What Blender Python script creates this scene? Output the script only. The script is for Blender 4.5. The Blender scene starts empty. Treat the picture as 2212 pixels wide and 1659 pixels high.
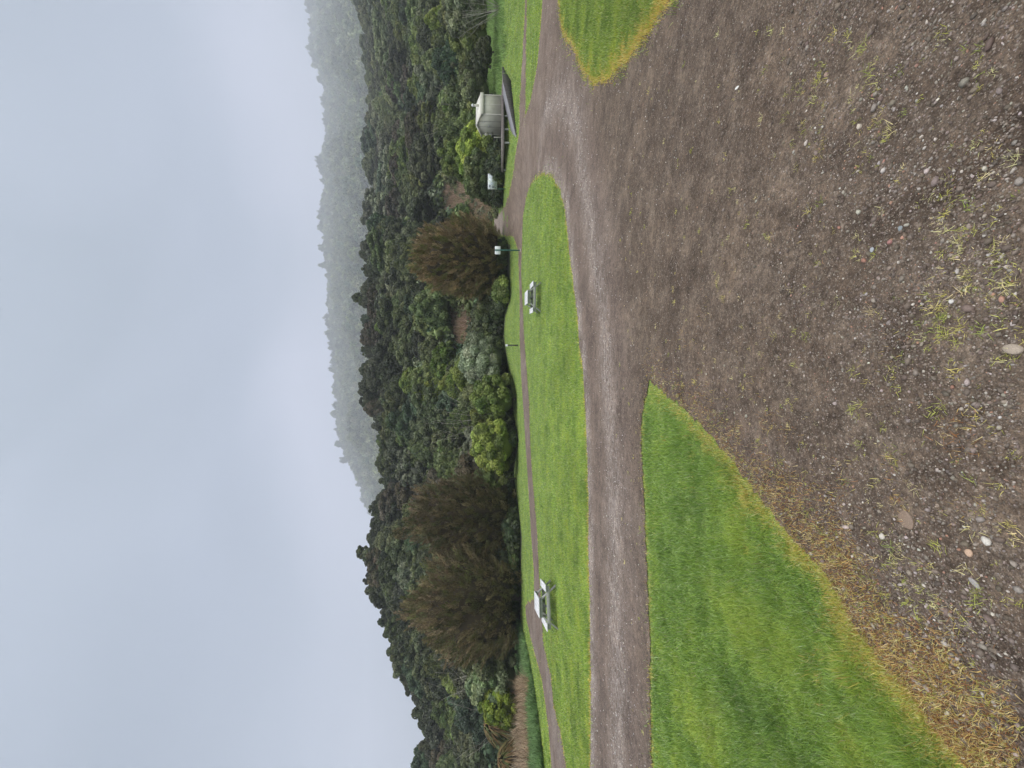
import bpy, math, random
import numpy as np
from mathutils import Vector, Matrix, geometry

SC = bpy.context.scene
COL = SC.collection
R = np.random.default_rng(7)
random.seed(7)

# ------------------------------------------------------------------ camera geometry
# photograph coordinates (px, py) are those of a 2212 x 1659 view of it; the world's "up" is the photo's left
F, CX, CY, HOR, H = 831.0, 1106.0, 829.5, 1065.0, 2.6
PITCH = math.atan((CX - HOR) / F)                # looking slightly down
CP, SP = math.cos(PITCH), math.sin(PITCH)

def rays(px, py):
    a = (CY - np.asarray(py, float)) / F
    b = -(np.asarray(px, float) - CX) / F
    return a, CP + b * SP, -SP + b * CP

def project(X, Y, Z):
    Z = np.asarray(Z, float) - H
    dep = Y * CP - Z * SP
    up = Y * SP + Z * CP
    return CX - F * up / dep, CY - F * X / dep

def ss(a, b, v):
    u = np.clip((v - a) / (b - a), 0, 1)
    return u * u * (3 - 2 * u)

def sinnoise(X, Y, s, seed=0):
    r = np.random.default_rng(seed)
    o = 0
    for k in range(5):
        a = r.uniform(0, 6.28); f = (0.7 + 0.45 * k) / s; p = r.uniform(0, 6.28, 2)
        o = o + np.sin((X * math.cos(a) + Y * math.sin(a)) * f * 6.28 + p[0]) * np.cos((Y * math.cos(a) - X * math.sin(a)) * f * 5.1 + p[1]) / (1 + .4 * k)
    return o / 2.2

# skyline of the near wooded hill: photo y -> (photo x of the tree tops, crest distance)
MID = np.array([(-300, 770, 300), (0, 772, 280), (100, 790, 265), (200, 808, 245), (300, 800, 225), (400, 812, 190), (470, 812, 150), (500, 800, 128),
                (545, 778, 122), (600, 782, 120), (650, 778, 118), (700, 782, 117), (760, 784, 115), (800, 778, 114), (870, 776, 112),
                (900, 802, 110), (960, 806, 108), (1010, 802, 106), (1050, 828, 104), (1090, 802, 100), (1150, 796, 97),
                (1190, 786, 95), (1240, 792, 94), (1280, 802, 92), (1330, 826, 90), (1400, 835, 87), (1450, 852, 85),
                (1500, 888, 83), (1580, 910, 80), (1620, 898, 80), (1659, 893, 80), (1900, 890, 78)], float)
FAR = np.array([(-300, 700), (-40, 690), (0, 686), (60, 692), (120, 696), (200, 716), (300, 724), (350, 712), (400, 718), (500, 716), (600, 724), (700, 728), (750, 738),
                (850, 744), (900, 742), (950, 750), (1000, 770), (1050, 795), (1090, 806), (1150, 850), (1300, 900), (1900, 950)], float)
TM = (CY - MID[::-1, 0]) / F
TF = (CY - FAR[::-1, 0]) / F
TREE_H = 8.0
FAR_D = 1500.0

def zt(X, Y):
    X = np.asarray(X, float); Y = np.asarray(Y, float)
    Yc = np.maximum(Y, 6.0)
    t = np.clip(X / Yc, -1.25, 1.3)
    z = 0.85 * (1 - ss(-2, 15, Y))
    w = ss(-0.06, 0.14, t)
    s0 = 35 - 7 * ss(.40, .62, t)
    z = z + w * (1.35 * ss(s0, s0 + 10, Y) + .062 * np.clip(Y - s0 - 8, 0, 20))
    xt = np.interp(t, TM, MID[::-1, 1]); d1 = np.interp(t, TM, MID[::-1, 2])
    d0 = 49 + 6 * ss(.3, .45, t)
    zb = w * (1.35 + 1.0)
    zc = H + (HOR - xt) / F * d1 - TREE_H - zb
    u = (Y - d0) / (d1 - d0)
    uu = np.clip(u, 0, 1)
    prof = uu ** 1.15 * (1 - .12 * uu) / .88 - .30 * ss(1.05, 2.1, u)
    mid = zc * prof
    xf = np.interp(t, TF, FAR[::-1, 1])
    zf = H + (HOR - xf) / F * FAR_D - 4
    v = np.clip((Y - 260) / (FAR_D - 260), 0, 1)
    far = zf * (v ** 1.05) - 60 * ss(FAR_D, FAR_D + 300, Y)
    far = far * np.where(Y > 260, 1, 0)
    hill = np.maximum(mid, far) + .0
    nz = sinnoise(X, Y, 45, 3) * 2.0 * ss(60, 100, Y) + sinnoise(X, Y, 260, 5) * 22 * ss(300, 700, Y) * (1 - ss(.85 * FAR_D, FAR_D, Y))
    return z + np.maximum(hill, 0) + nz

def zn(X, Y):
    t = np.clip(X / np.maximum(Y, 6.0), -1.25, 1.3)
    s0 = 35 - 7 * ss(.40, .62, t)
    return .85 * (1 - ss(-2, 15, Y)) + ss(-0.06, 0.14, t) * (1.35 * ss(s0, s0 + 10, Y) + .062 * np.clip(Y - s0 - 8, 0, 20)) + 30 * np.clip(Y - 56, 0, 50)

def ground(px, py, far=False):
    a, b, c = rays(px, py)
    a = np.atleast_1d(a * np.ones_like(c)).astype(float); b = np.atleast_1d(b * np.ones_like(a)); c = np.atleast_1d(c * np.ones_like(a))
    if not far:
        lo = np.full(a.shape, .3); hi = np.full(a.shape, 80.0); done = np.zeros(a.shape, bool)
        for d in np.concatenate([np.geomspace(.5, 24, 22), np.linspace(25, 60, 30)]):
            below = ((H + c * d) < zn(a * d, b * d)) & ~done
            hi[below] = d; done |= below
            lo[~done] = d
        for _ in range(13):
            m = (lo + hi) / 2
            below = (H + c * m) < zn(a * m, b * m)
            hi = np.where(below, m, hi); lo = np.where(below, lo, m)
        s = hi
    else:
        lo = np.full(a.shape, .5); hi = np.full(a.shape, np.nan)
        prev = lo.copy()
        for d in np.geomspace(1, 1900, 230):
            below = (H + c * d) < zt(a * d, b * d)
            new = below & np.isnan(hi)
            lo[new] = prev[new]; hi[new] = d
            prev[:] = d
        for _ in range(16):
            m = (lo + hi) / 2
            below = (H + c * m) < zt(a * m, b * m)
            hi = np.where(below, m, hi); lo = np.where(below, lo, m)
        s = hi
    return a * s, b * s, zt(a * s, b * s)

def at_depth(px, py, Y):
    a, b, c = rays(px, py)
    s = Y / b
    return a * s, Y, H + c * s

# ------------------------------------------------------------------ object helpers
def mesh_obj(name, V, faces, mat, parent=None, col=None, smooth=False, attrs=None):
    """faces: list of int arrays (n,3)/(n,4)"""
    me = bpy.data.meshes.new(name)
    V = np.asarray(V, np.float32)
    faces = [np.asarray(f, np.int32) for f in faces if len(f)]
    loops = np.concatenate([f.ravel() for f in faces])
    tot = np.concatenate([np.full(len(f), f.shape[1], np.int32) for f in faces])
    start = np.concatenate([[0], np.cumsum(tot)[:-1]]).astype(np.int32)
    me.vertices.add(len(V)); me.vertices.foreach_set('co', V.ravel())
    me.loops.add(len(loops)); me.loops.foreach_set('vertex_index', loops)
    me.polygons.add(len(tot)); me.polygons.foreach_set('loop_start', start)
    if smooth:
        me.polygons.foreach_set('use_smooth', np.ones(len(tot), bool))
    me.update(calc_edges=True)
    if col is not None:
        ca = me.color_attributes.new('tint', 'FLOAT_COLOR', 'POINT')
        c4 = np.ones((len(V), 4), np.float32); c4[:, :3] = col
        ca.data.foreach_set('color', c4.ravel())
    for k, v in (attrs or {}).items():
        at = me.attributes.new(k, 'FLOAT', 'POINT'); at.data.foreach_set('value', np.asarray(v, np.float32))
    me.materials.append(mat)
    o = bpy.data.objects.new(name, me); COL.objects.link(o)
    if parent: o.parent = parent
    return o

def tag(o, label=None, cat=None, group=None, kind=None):
    if label: o['label'] = label
    if cat: o['category'] = cat
    if group: o['group'] = group
    if kind: o['kind'] = kind
    return o

def empty(name, loc, rz=0, label=None, cat=None, group=None):
    o = bpy.data.objects.new(name, None); COL.objects.link(o)
    o.location = loc; o.rotation_euler = (0, 0, rz); o.empty_display_size = .2
    return tag(o, label, cat, group)

def copy_tree(root, loc, rz, sc, label, group):
    r = root.copy(); COL.objects.link(r); r.location = loc; r.rotation_euler = (0, 0, rz); r.scale = sc
    r['label'] = label; r['group'] = group
    for ch in list(root.children):
        c = ch.copy(); COL.objects.link(c); c.parent = r
    return r

class MB:
    """collects boxes, bars, tubes"""
    def __init__(s): s.V = []; s.Q = []; s.T = []; s.n = 0
    def add(s, V, Q=(), T=()):
        V = np.asarray(V, float).reshape(-1, 3)
        if len(Q): s.Q.append(np.asarray(Q) + s.n)
        if len(T): s.T.append(np.asarray(T) + s.n)
        s.V.append(V); s.n += len(V)
    def hexa(s, P):
        s.add(P, [(0, 3, 2, 1), (4, 5, 6, 7), (0, 1, 5, 4), (1, 2, 6, 5), (2, 3, 7, 6), (3, 0, 4, 7)])
    def box(s, c, d, M=None, bev=0.0):
        c = np.array(c, float); h = np.array(d, float) / 2
        if bev <= 0:
            P = np.array([(-1, -1, -1), (1, -1, -1), (1, 1, -1), (-1, 1, -1), (-1, -1, 1), (1, -1, 1), (1, 1, 1), (-1, 1, 1)], float) * h
            if M is not None: P = P @ np.array(M).T
            s.hexa(P + c); return
        b = min(bev, h.min() * .45)
        V = []
        idx = {}
        for sx in (-1, 1):
            for sy in (-1, 1):
                for sz in (-1, 1):
                    for ax in range(3):
                        p = np.array([sx, sy, sz]) * (h - b); p[ax] += (sx, sy, sz)[ax] * b
                        idx[(sx, sy, sz, ax)] = len(V); V.append(p)
        V = np.array(V)
        if M is not None: V = V @ np.array(M).T
        Q, T = [], []
        for ax in range(3):
            o1, o2 = [a for a in range(3) if a != ax]
            for sg in (-1, 1):
                q = []
                for s1, s2 in ((-1, -1), (1, -1), (1, 1), (-1, 1)):
                    k = [0, 0, 0]; k[ax] = sg; k[o1] = s1; k[o2] = s2
                    q.append(idx[(k[0], k[1], k[2], ax)])
                if sg * (1 if ax != 1 else -1) < 0: q = q[::-1]
                Q.append(q)
            for s1 in (-1, 1):
                for s2 in (-1, 1):
                    q = []
                    for sg, a2 in ((-1, o1), (1, o1), (1, o2), (-1, o2)):
                        k = [0, 0, 0]; k[ax] = sg; k[o1] = s1; k[o2] = s2
                        q.append(idx[(k[0], k[1], k[2], a2)])
                    Q.append(q)
        for sx in (-1, 1):
            for sy in (-1, 1):
                for sz in (-1, 1):
                    T.append([idx[(sx, sy, sz, a)] for a in range(3)])
        s.add(V + c, Q, T)
    def bar(s, p, q, w, h, up=(0, 0, 1), bev=0.0):
        p = np.array(p, float); q = np.array(q, float); d = q - p; L = np.linalg.norm(d); d /= L
        up = np.array(up, float); x = np.cross(d, up); x /= np.linalg.norm(x); z = np.cross(x, d)
        M = np.column_stack([x, d, z])
        s.box((p + q) / 2, (w, L, h), M, bev)
    def tube(s, pts, rad, n=10, cap=True):
        pts = np.array(pts, float); rad = np.broadcast_to(rad, (len(pts),)); V = []
        for i, p in enumerate(pts):
            d = pts[min(i + 1, len(pts) - 1)] - pts[max(i - 1, 0)]; d /= np.linalg.norm(d)
            a = np.cross(d, (0, 0, 1.) if abs(d[2]) < .9 else (1., 0, 0)); a /= np.linalg.norm(a); b = np.cross(d, a)
            for k in range(n):
                th = 2 * math.pi * k / n; V.append(p + rad[i] * (a * math.cos(th) + b * math.sin(th)))
        Q = [(i * n + k, i * n + (k + 1) % n, (i + 1) * n + (k + 1) % n, (i + 1) * n + k) for i in range(len(pts) - 1) for k in range(n)]
        T = []
        if cap:
            m = len(V); V.append(pts[0]); V.append(pts[-1])
            T = [(m, (k + 1) % n, k) for k in range(n)] + [(m + 1, (len(pts) - 1) * n + k, (len(pts) - 1) * n + (k + 1) % n) for k in range(n)]
        s.add(V, Q, T)
    def build(s, name, mat, parent=None, smooth=False, col=None):
        f = []
        if s.Q: f.append(np.concatenate(s.Q))
        if s.T: f.append(np.concatenate(s.T))
        o = mesh_obj(name, np.concatenate(s.V), f, mat, parent, smooth=smooth, col=col)
        import bmesh
        bm = bmesh.new(); bm.from_mesh(o.data); bmesh.ops.recalc_face_normals(bm, faces=bm.faces); bm.to_mesh(o.data); bm.free()
        return o

# ------------------------------------------------------------------ materials
def new_mat(name):
    m = bpy.data.materials.new(name); m.use_nodes = True
    nt = m.node_tree; b = nt.nodes['Principled BSDF']
    return m, nt, b

def N(nt, t, **kw):
    n = nt.nodes.new(t)
    for k, v in kw.items():
        if k in n.inputs.keys(): n.inputs[k].default_value = v
        else: setattr(n, k, v)
    return n

def noise(nt, vec, scale, detail=4, rough=.6, dist=0):
    n = N(nt, 'ShaderNodeTexNoise'); n.inputs['Scale'].default_value = scale; n.inputs['Detail'].default_value = detail
    n.inputs['Roughness'].default_value = rough; n.inputs['Distortion'].default_value = dist
    if vec is not None: nt.links.new(vec, n.inputs['Vector'])
    return n

def ramp(nt, fac, stops):
    r = N(nt, 'ShaderNodeValToRGB'); e = r.color_ramp.elements
    while len(e) < len(stops): e.new(.5)
    for i, (p, c) in enumerate(stops):
        e[i].position = p; e[i].color = (*c, 1) if len(c) == 3 else c
    nt.links.new(fac, r.inputs['Fac']); return r

def mix(nt, fac, a, b, mode='MIX'):
    m = N(nt, 'ShaderNodeMix', data_type='RGBA', blend_type=mode)
    for sock, v in ((m.inputs[0], fac), (m.inputs[6], a), (m.inputs[7], b)):
        if isinstance(v, bpy.types.NodeSocket): nt.links.new(v, sock)
        elif isinstance(v, (int, float)): sock.default_value = v
        else: sock.default_value = (*v, 1)
    return m.outputs[2]

def math_n(nt, op, a, b=0.0, clamp=False):
    m = N(nt, 'ShaderNodeMath', operation=op, use_clamp=clamp)
    for sock, v in ((m.inputs[0], a), (m.inputs[1], b)):
        if isinstance(v, bpy.types.NodeSocket): nt.links.new(v, sock)
        else: sock.default_value = v
    return m.outputs[0]

def bump(nt, b, height, strength, dist):
    n = N(nt, 'ShaderNodeBump'); n.inputs['Strength'].default_value = strength; n.inputs['Distance'].default_value = dist
    nt.links.new(height, n.inputs['Height']); nt.links.new(n.outputs[0], b.inputs['Normal'])

def foliage_mat(name, rough=.55, trans=.0, spec=.3, var=.25):
    """leaf colour from the mesh's own per-leaf tint, nudged per tree"""
    m, nt, b = new_mat(name)
    at = N(nt, 'ShaderNodeAttribute', attribute_name='tint')
    oi = N(nt, 'ShaderNodeObjectInfo')
    hs = N(nt, 'ShaderNodeHueSaturation')
    nt.links.new(at.outputs['Color'], hs.inputs['Color'])
    v = math_n(nt, 'MULTIPLY_ADD', oi.outputs['Random'], var * 2); nt.nodes[-1].inputs[2].default_value = 1 - var
    nt.links.new(v, hs.inputs['Value'])
    r2 = math_n(nt, 'FRACT', math_n(nt, 'MULTIPLY', oi.outputs['Random'], 7.31))
    h = math_n(nt, 'MULTIPLY_ADD', r2, .05 * var * 2); nt.nodes[-1].inputs[2].default_value = .5 - .025 * var * 2
    nt.links.new(h, hs.inputs['Hue'])
    r3 = math_n(nt, 'FRACT', math_n(nt, 'MULTIPLY', oi.outputs['Random'], 23.7))
    s = math_n(nt, 'MULTIPLY_ADD', r3, var * 1.2); nt.nodes[-1].inputs[2].default_value = 1 - var * .7
    nt.links.new(s, hs.inputs['Saturation'])
    nt.links.new(hs.outputs[0], b.inputs['Base Color'])
    b.inputs['Roughness'].default_value = rough
    b.inputs['Specular IOR Level'].default_value = spec
    if trans > 0:
        tr = N(nt, 'ShaderNodeBsdfTranslucent'); nt.links.new(hs.outputs[0], tr.inputs['Color'])
        mx = N(nt, 'ShaderNodeMixShader'); mx.inputs[0].default_value = trans
        nt.links.new(b.outputs[0], mx.inputs[1]); nt.links.new(tr.outputs[0], mx.inputs[2])
        nt.links.new(mx.outputs[0], nt.nodes['Material Output'].inputs['Surface'])
    return m

M_LEAF = foliage_mat('leaf', trans=.10, var=.36)
M_BROWN = foliage_mat('brown_foliage', rough=.8, spec=.1, var=.08, trans=.1)
M_GRASS = foliage_mat('grass_blade', rough=.5, trans=.3, var=0.0, spec=.35)

def bark_mat(name, c1, c2, sc=6):
    m, nt, b = new_mat(name)
    tc = N(nt, 'ShaderNodeTexCoord'); mp = N(nt, 'ShaderNodeMapping'); mp.inputs['Scale'].default_value = (sc, sc, sc * .25)
    nt.links.new(tc.outputs['Object'], mp.inputs['Vector'])
    n = noise(nt, mp.outputs[0], 3, 6)
    r = ramp(nt, n.outputs['Fac'], [(.3, c1), (.7, c2)])
    nt.links.new(r.outputs[0], b.inputs['Base Color']); b.inputs['Roughness'].default_value = .9
    bump(nt, b, n.outputs['Fac'], .6, .03)
    return m
M_BARK = bark_mat('bark', (.05, .04, .03), (.16, .14, .11))
M_PALEBARK = bark_mat('pale_bark', (.2, .19, .16), (.42, .4, .35))

def weathered(name, c1, c2, scale=(3, 3, 3), rough=.8, bs=.3, grain=40):
    m, nt, b = new_mat(name)
    tc = N(nt, 'ShaderNodeTexCoord'); mp = N(nt, 'ShaderNodeMapping'); mp.inputs['Scale'].default_value = scale
    nt.links.new(tc.outputs['Object'], mp.inputs['Vector'])
    n = noise(nt, mp.outputs[0], 2, 6, .65); n2 = noise(nt, mp.outputs[0], grain, 3)
    f = math_n(nt, 'MULTIPLY_ADD', n2.outputs['Fac'], .45); nt.links.new(n.outputs['Fac'], nt.nodes[-1].inputs[2])
    r = ramp(nt, f, [(.45, c1), (.95, c2)])
    nt.links.new(r.outputs[0], b.inputs['Base Color']); b.inputs['Roughness'].default_value = rough
    bump(nt, b, n2.outputs['Fac'], bs, .004)
    return m
M_TIMBER = weathered('grey_timber', (.20, .205, .195), (.42, .425, .41), (6, 1.2, 6))
M_TIMBER_TOP = weathered('bleached_timber', (.36, .37, .375), (.66, .67, .68), (6, 1.2, 6))
M_DECK = weathered('deck_timber', (.10, .085, .08), (.24, .21, .2), (1, 5, 3))
M_DARKTIMBER = weathered('dark_timber', (.025, .023, .022), (.06, .055, .05))
M_CREAM = weathered('cream_panel', (.40, .40, .33), (.52, .52, .44), (1.2, 1.2, .35), rough=.6, bs=.1)
M_ROOF = weathered('roof_panel', (.50, .49, .43), (.62, .61, .54), (1, 1, 1), rough=.6, bs=.1)
M_GREENPAINT = weathered('green_paint', (.02, .09, .07), (.035, .13, .10), rough=.45, bs=.05)
M_WHITE = weathered('white_sign_sheet', (.72, .76, .78), (.84, .86, .87), rough=.4, bs=.02)
M_METAL = weathered('galvanised_metal', (.35, .36, .37), (.6, .61, .62), rough=.35, bs=.05); M_METAL.node_tree.nodes['Principled BSDF'].inputs['Metallic'].default_value = .7
M_CONC = weathered('concrete', (.35, .33, .28), (.52, .5, .45))

# ------------------------------------------------------------------ outlines traced on the photograph, laid on the ground
LAWN_NEAR = [(1278, 1800), (1276, 1659), (1277, 1500), (1276, 1400), (1275, 1300), (1272, 1200), (1272, 1100), (1270, 1000), (1266, 900),
             (1260, 800), (1252, 740), (1248, 680), (1240, 620), (1230, 540), (1222, 460), (1211, 412), (1195, 382), (1175, 373)]
LAWN_FAR = [(1158, 382), (1145, 400), (1136, 430), (1130, 470), (1128, 530), (1126, 588)]
GRAVEL_PX = LAWN_NEAR + LAWN_FAR + [(1121, 588), (1120, 545), (1110, 514), (1095, 508), (1068, 506), (1066.5, 470), (1067.2, 434), (1070.4, 456), (1079, 463), (1091.5, 446),
             (1106, 396), (1112, 357), (1115, 327), (1122, 283), (1123, 208), (1130, 104), (1134.8, 0), (1137, -80),
             (1142, -80), (1139, 0), (1137, 89), (1136.5, 179), (1135, 247), (1148, 208), (1160, 149), (1166, 89), (1172, 0), (1176, -80),
             (1204, -80), (1207, 0), (1211, 40), (1219, 71), (1240, 100), (1256, 137), (1279, 177), (1306, 175), (1330, 156), (1361, 122), (1385, 85), (1409, 55), (1428, 18), (1446, 0), (1500, -80)]
WEDGE_LOW = [(2230, 1800), (2100, 1659), (2040, 1590), (1980, 1510), (1920, 1445), (1880, 1395), (1835, 1325), (1790, 1240), (1720, 1170), (1670, 1108), (1620, 1042),
             (1580, 990), (1530, 932), (1480, 882), (1440, 852), (1404, 822)]
WEDGE_UP = [(1388, 900), (1387, 960), (1392, 1050), (1396, 1150), (1400, 1250), (1405, 1350), (1406, 1450), (1407, 1550), (1410, 1659), (1412, 1800)]
PATH_NEAR = [(1126, 588), (1129, 647), (1133, 736), (1139, 811), (1144, 877), (1145, 930), (1147, 980), (1150, 1026), (1157, 1101), (1161.5, 1160), (1165, 1235), (1171, 1324), (1175, 1400), (1184, 1430),
             (1191, 1460), (1194, 1490), (1197, 1525), (1206, 1559), (1214, 1594), (1225, 1659), (1250, 1800)]
PATH_FAR = [(1210, 1800), (1192.5, 1659), (1185, 1572), (1179, 1522), (1171.5, 1472), (1159, 1423), (1150, 1390), (1138, 1340), (1135, 1310), (1142, 1300), (1154, 1296), (1154, 1235), (1148, 1160), (1143.6, 1086), (1139, 1011), (1136, 967), (1132, 900),
            (1126, 811), (1123, 736), (1123, 647), (1121, 588)]

def to_world(px):
    a = np.array(px, float)
    x, y, z = ground(a[:, 0], a[:, 1], far=True)
    return np.column_stack([x, y])

def densify(P, step, closed=True, jitter=0.0, seed=1):
    r = np.random.default_rng(seed)
    out = []
    n = len(P)
    for i in range(n if closed else n - 1):
        a, b = P[i], P[(i + 1) % n]
        L = np.linalg.norm(b - a)
        dcam = max(1.5, np.linalg.norm((a + b) / 2))
        st = step * dcam
        k = max(1, int(L / st))
        nrm = np.array([-(b - a)[1], (b - a)[0]]) / max(L, 1e-6)
        for j in range(k):
            p = a + (b - a) * j / k
            if j > 0 or jitter: p = p + nrm * r.normal(0, jitter * min(st, .25))
            out.append(p)
    if not closed: out.append(P[-1])
    return np.array(out)

gw = to_world(GRAVEL_PX)
low = to_world(WEDGE_LOW); up = to_world(WEDGE_UP)
GRAVEL = np.vstack([gw, [(11, 2.5), (14, -9), (-7, -9), (-4.2, -3), (-2.8, -.4)], low, up])
GRAVEL = densify(GRAVEL, .010, True, .35, 2)
PATH = densify(np.vstack([to_world(PATH_NEAR), to_world(PATH_FAR)]), .012, True, .25, 3)

def inside(P, poly):
    x, y = P[:, 0], P[:, 1]
    c = np.zeros(len(P), bool)
    x1, y1 = poly[:, 0], poly[:, 1]; x2, y2 = np.roll(x1, -1), np.roll(y1, -1)
    for i in range(len(poly)):
        if y1[i] == y2[i]: continue
        k = (y1[i] > y) != (y2[i] > y)
        if not k.any(): continue
        xi = (x2[i] - x1[i]) * (y[k] - y1[i]) / (y2[i] - y1[i]) + x1[i]
        kk = np.where(k)[0]; c[kk] ^= x[kk] < xi
    return c

def dist_line(P, L, closed=False):
    """distance of points to a polyline, by dense samples of it"""
    from mathutils.kdtree import KDTree
    Q = L if not closed else np.vstack([L, L[:1]])
    S = []
    for a, b in zip(Q[:-1], Q[1:]):
        k = max(1, int(np.linalg.norm(b - a) / .05))
        S.append(a + (b - a) * np.linspace(0, 1, k, endpoint=False)[:, None])
    S = np.vstack(S)
    kd = KDTree(len(S))
    for i, q in enumerate(S.tolist()): kd.insert((q[0], q[1], 0), i)
    kd.balance()
    f = kd.find
    return np.array([f((x, y, 0))[2] for x, y in P.tolist()])

def sheet(name, poly, mat, off, attr_fn=None, spacing=9, ymax=70):
    gx, gy = np.meshgrid(np.arange(1064, 2320, spacing), np.arange(-90, 1810, spacing))
    X, Y, Z = ground(gx.ravel(), gy.ravel())
    P = np.column_stack([X, Y])
    ex, ey = np.meshgrid(np.arange(-12, 14, .6), np.arange(-9, 3, .6)); E = np.column_stack([ex.ravel(), ey.ravel()])
    E = E[~((E[:, 1] > 1.0) & (abs(E[:, 0]) < 1.3 * E[:, 1]))]
    P = np.vstack([P, E]) if poly[:, 1].min() < 0 else P
    P = P[inside(P, poly)]
    if not len(P): P = np.zeros((0, 2))
    bnd = [Vector(p) for p in poly]
    vs, es, fs, *_ = geometry.delaunay_2d_cdt(bnd + [Vector(p) for p in P], [], [list(range(len(bnd)))], 1, 1e-4)
    V = np.array([(v[0], v[1]) for v in vs]); T = np.array([f for f in fs if len(f) == 3])
    V3 = np.column_stack([V, zt(V[:, 0], V[:, 1]) + off])
    nrm = np.cross(V3[T[:, 1]] - V3[T[:, 0]], V3[T[:, 2]] - V3[T[:, 0]])[:, 2]
    T[nrm < 0] = T[nrm < 0][:, ::-1]
    o = mesh_obj(name, V3, [T], mat, smooth=True, attrs=attr_fn(V) if attr_fn else None)
    return o

EDGE = np.array([(-300, 1088), (60, 1087), (200, 1083), (290, 1090), (340, 1093), (400, 1091), (430, 1062), (512, 1062), (528, 1104), (588, 1103), (650, 1103), (680, 1093), (725, 1090), (791, 1099), (890, 1109),
                 (952, 1122), (1000, 1114), (1026, 1111), (1070, 1118), (1160, 1129), (1235, 1127), (1300, 1127), (1340, 1125), (1410, 1142), (1497, 1158), (1659, 1178), (1760, 1190), (2200, 1225)], float)
def lawn_edge(py): return np.interp(py, EDGE[:, 0], EDGE[:, 1])

# ------------------------------------------------------------------ ground
def grade_axis(lo, hi, fine_lo, fine_hi, step, g=1.09):
    a = list(np.arange(fine_lo, fine_hi, step))
    s = step; v = a[-1]
    while v < hi: s = min(s * g, 40); v += s; a.append(v)
    s = step; v = a[0]; pre = []
    while v > lo: s = min(s * g, 40); v -= s; pre.append(v)
    return np.array(pre[::-1] + a)
gx = grade_axis(-2400, 2400, -46, 50, .6); gy = grade_axis(-700, 2200, -6, 72, .6, 1.045)
XX, YY = np.meshgrid(gx, gy)
ZZ = zt(XX, YY)
nx, ny = len(gx), len(gy)
idx = np.arange(nx * ny).reshape(ny, nx)
Q = np.stack([idx[:-1, :-1], idx[:-1, 1:], idx[1:, 1:], idx[1:, :-1]], -1).reshape(-1, 4)
m, nt, b = new_mat('ground_turf')
geo = N(nt, 'ShaderNodeNewGeometry')
n1 = noise(nt, geo.outputs['Position'], .35, 5); n2 = noise(nt, geo.outputs['Position'], 6, 5, .7); n3 = noise(nt, geo.outputs['Position'], 45, 3, .7)
c = ramp(nt, n1.outputs['Fac'], [(.3, (.085, .16, .028)), (.55, (.13, .22, .035)), (.75, (.19, .25, .06))]).outputs[0]
c = mix(nt, math_n(nt, 'MULTIPLY', n2.outputs['Fac'], .6), c, (.10, .12, .035))
c = mix(nt, ramp(nt, n3.outputs['Fac'], [(.45, (0, 0, 0)), (.65, (1, 1, 1))]).outputs[0], c, mix(nt, .5, c, (.2, .26, .08)))
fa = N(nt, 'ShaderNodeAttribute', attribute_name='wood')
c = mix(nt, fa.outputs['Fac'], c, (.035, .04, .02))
nt.links.new(c, b.inputs['Base Color']); b.inputs['Roughness'].default_value = .95
bump(nt, b, n2.outputs['Fac'], .4, .05)
_px, _py = project(XX.ravel(), np.maximum(YY.ravel(), 1), ZZ.ravel())
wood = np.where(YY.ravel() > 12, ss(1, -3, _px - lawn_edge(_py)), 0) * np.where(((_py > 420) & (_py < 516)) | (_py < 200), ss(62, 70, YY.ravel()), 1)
tag(mesh_obj('ground', np.column_stack([XX.ravel(), YY.ravel(), ZZ.ravel()]), [Q], m, smooth=True, attrs={'wood': wood}), kind='structure',
    label='mown green field that rises into wooded hills')

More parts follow.
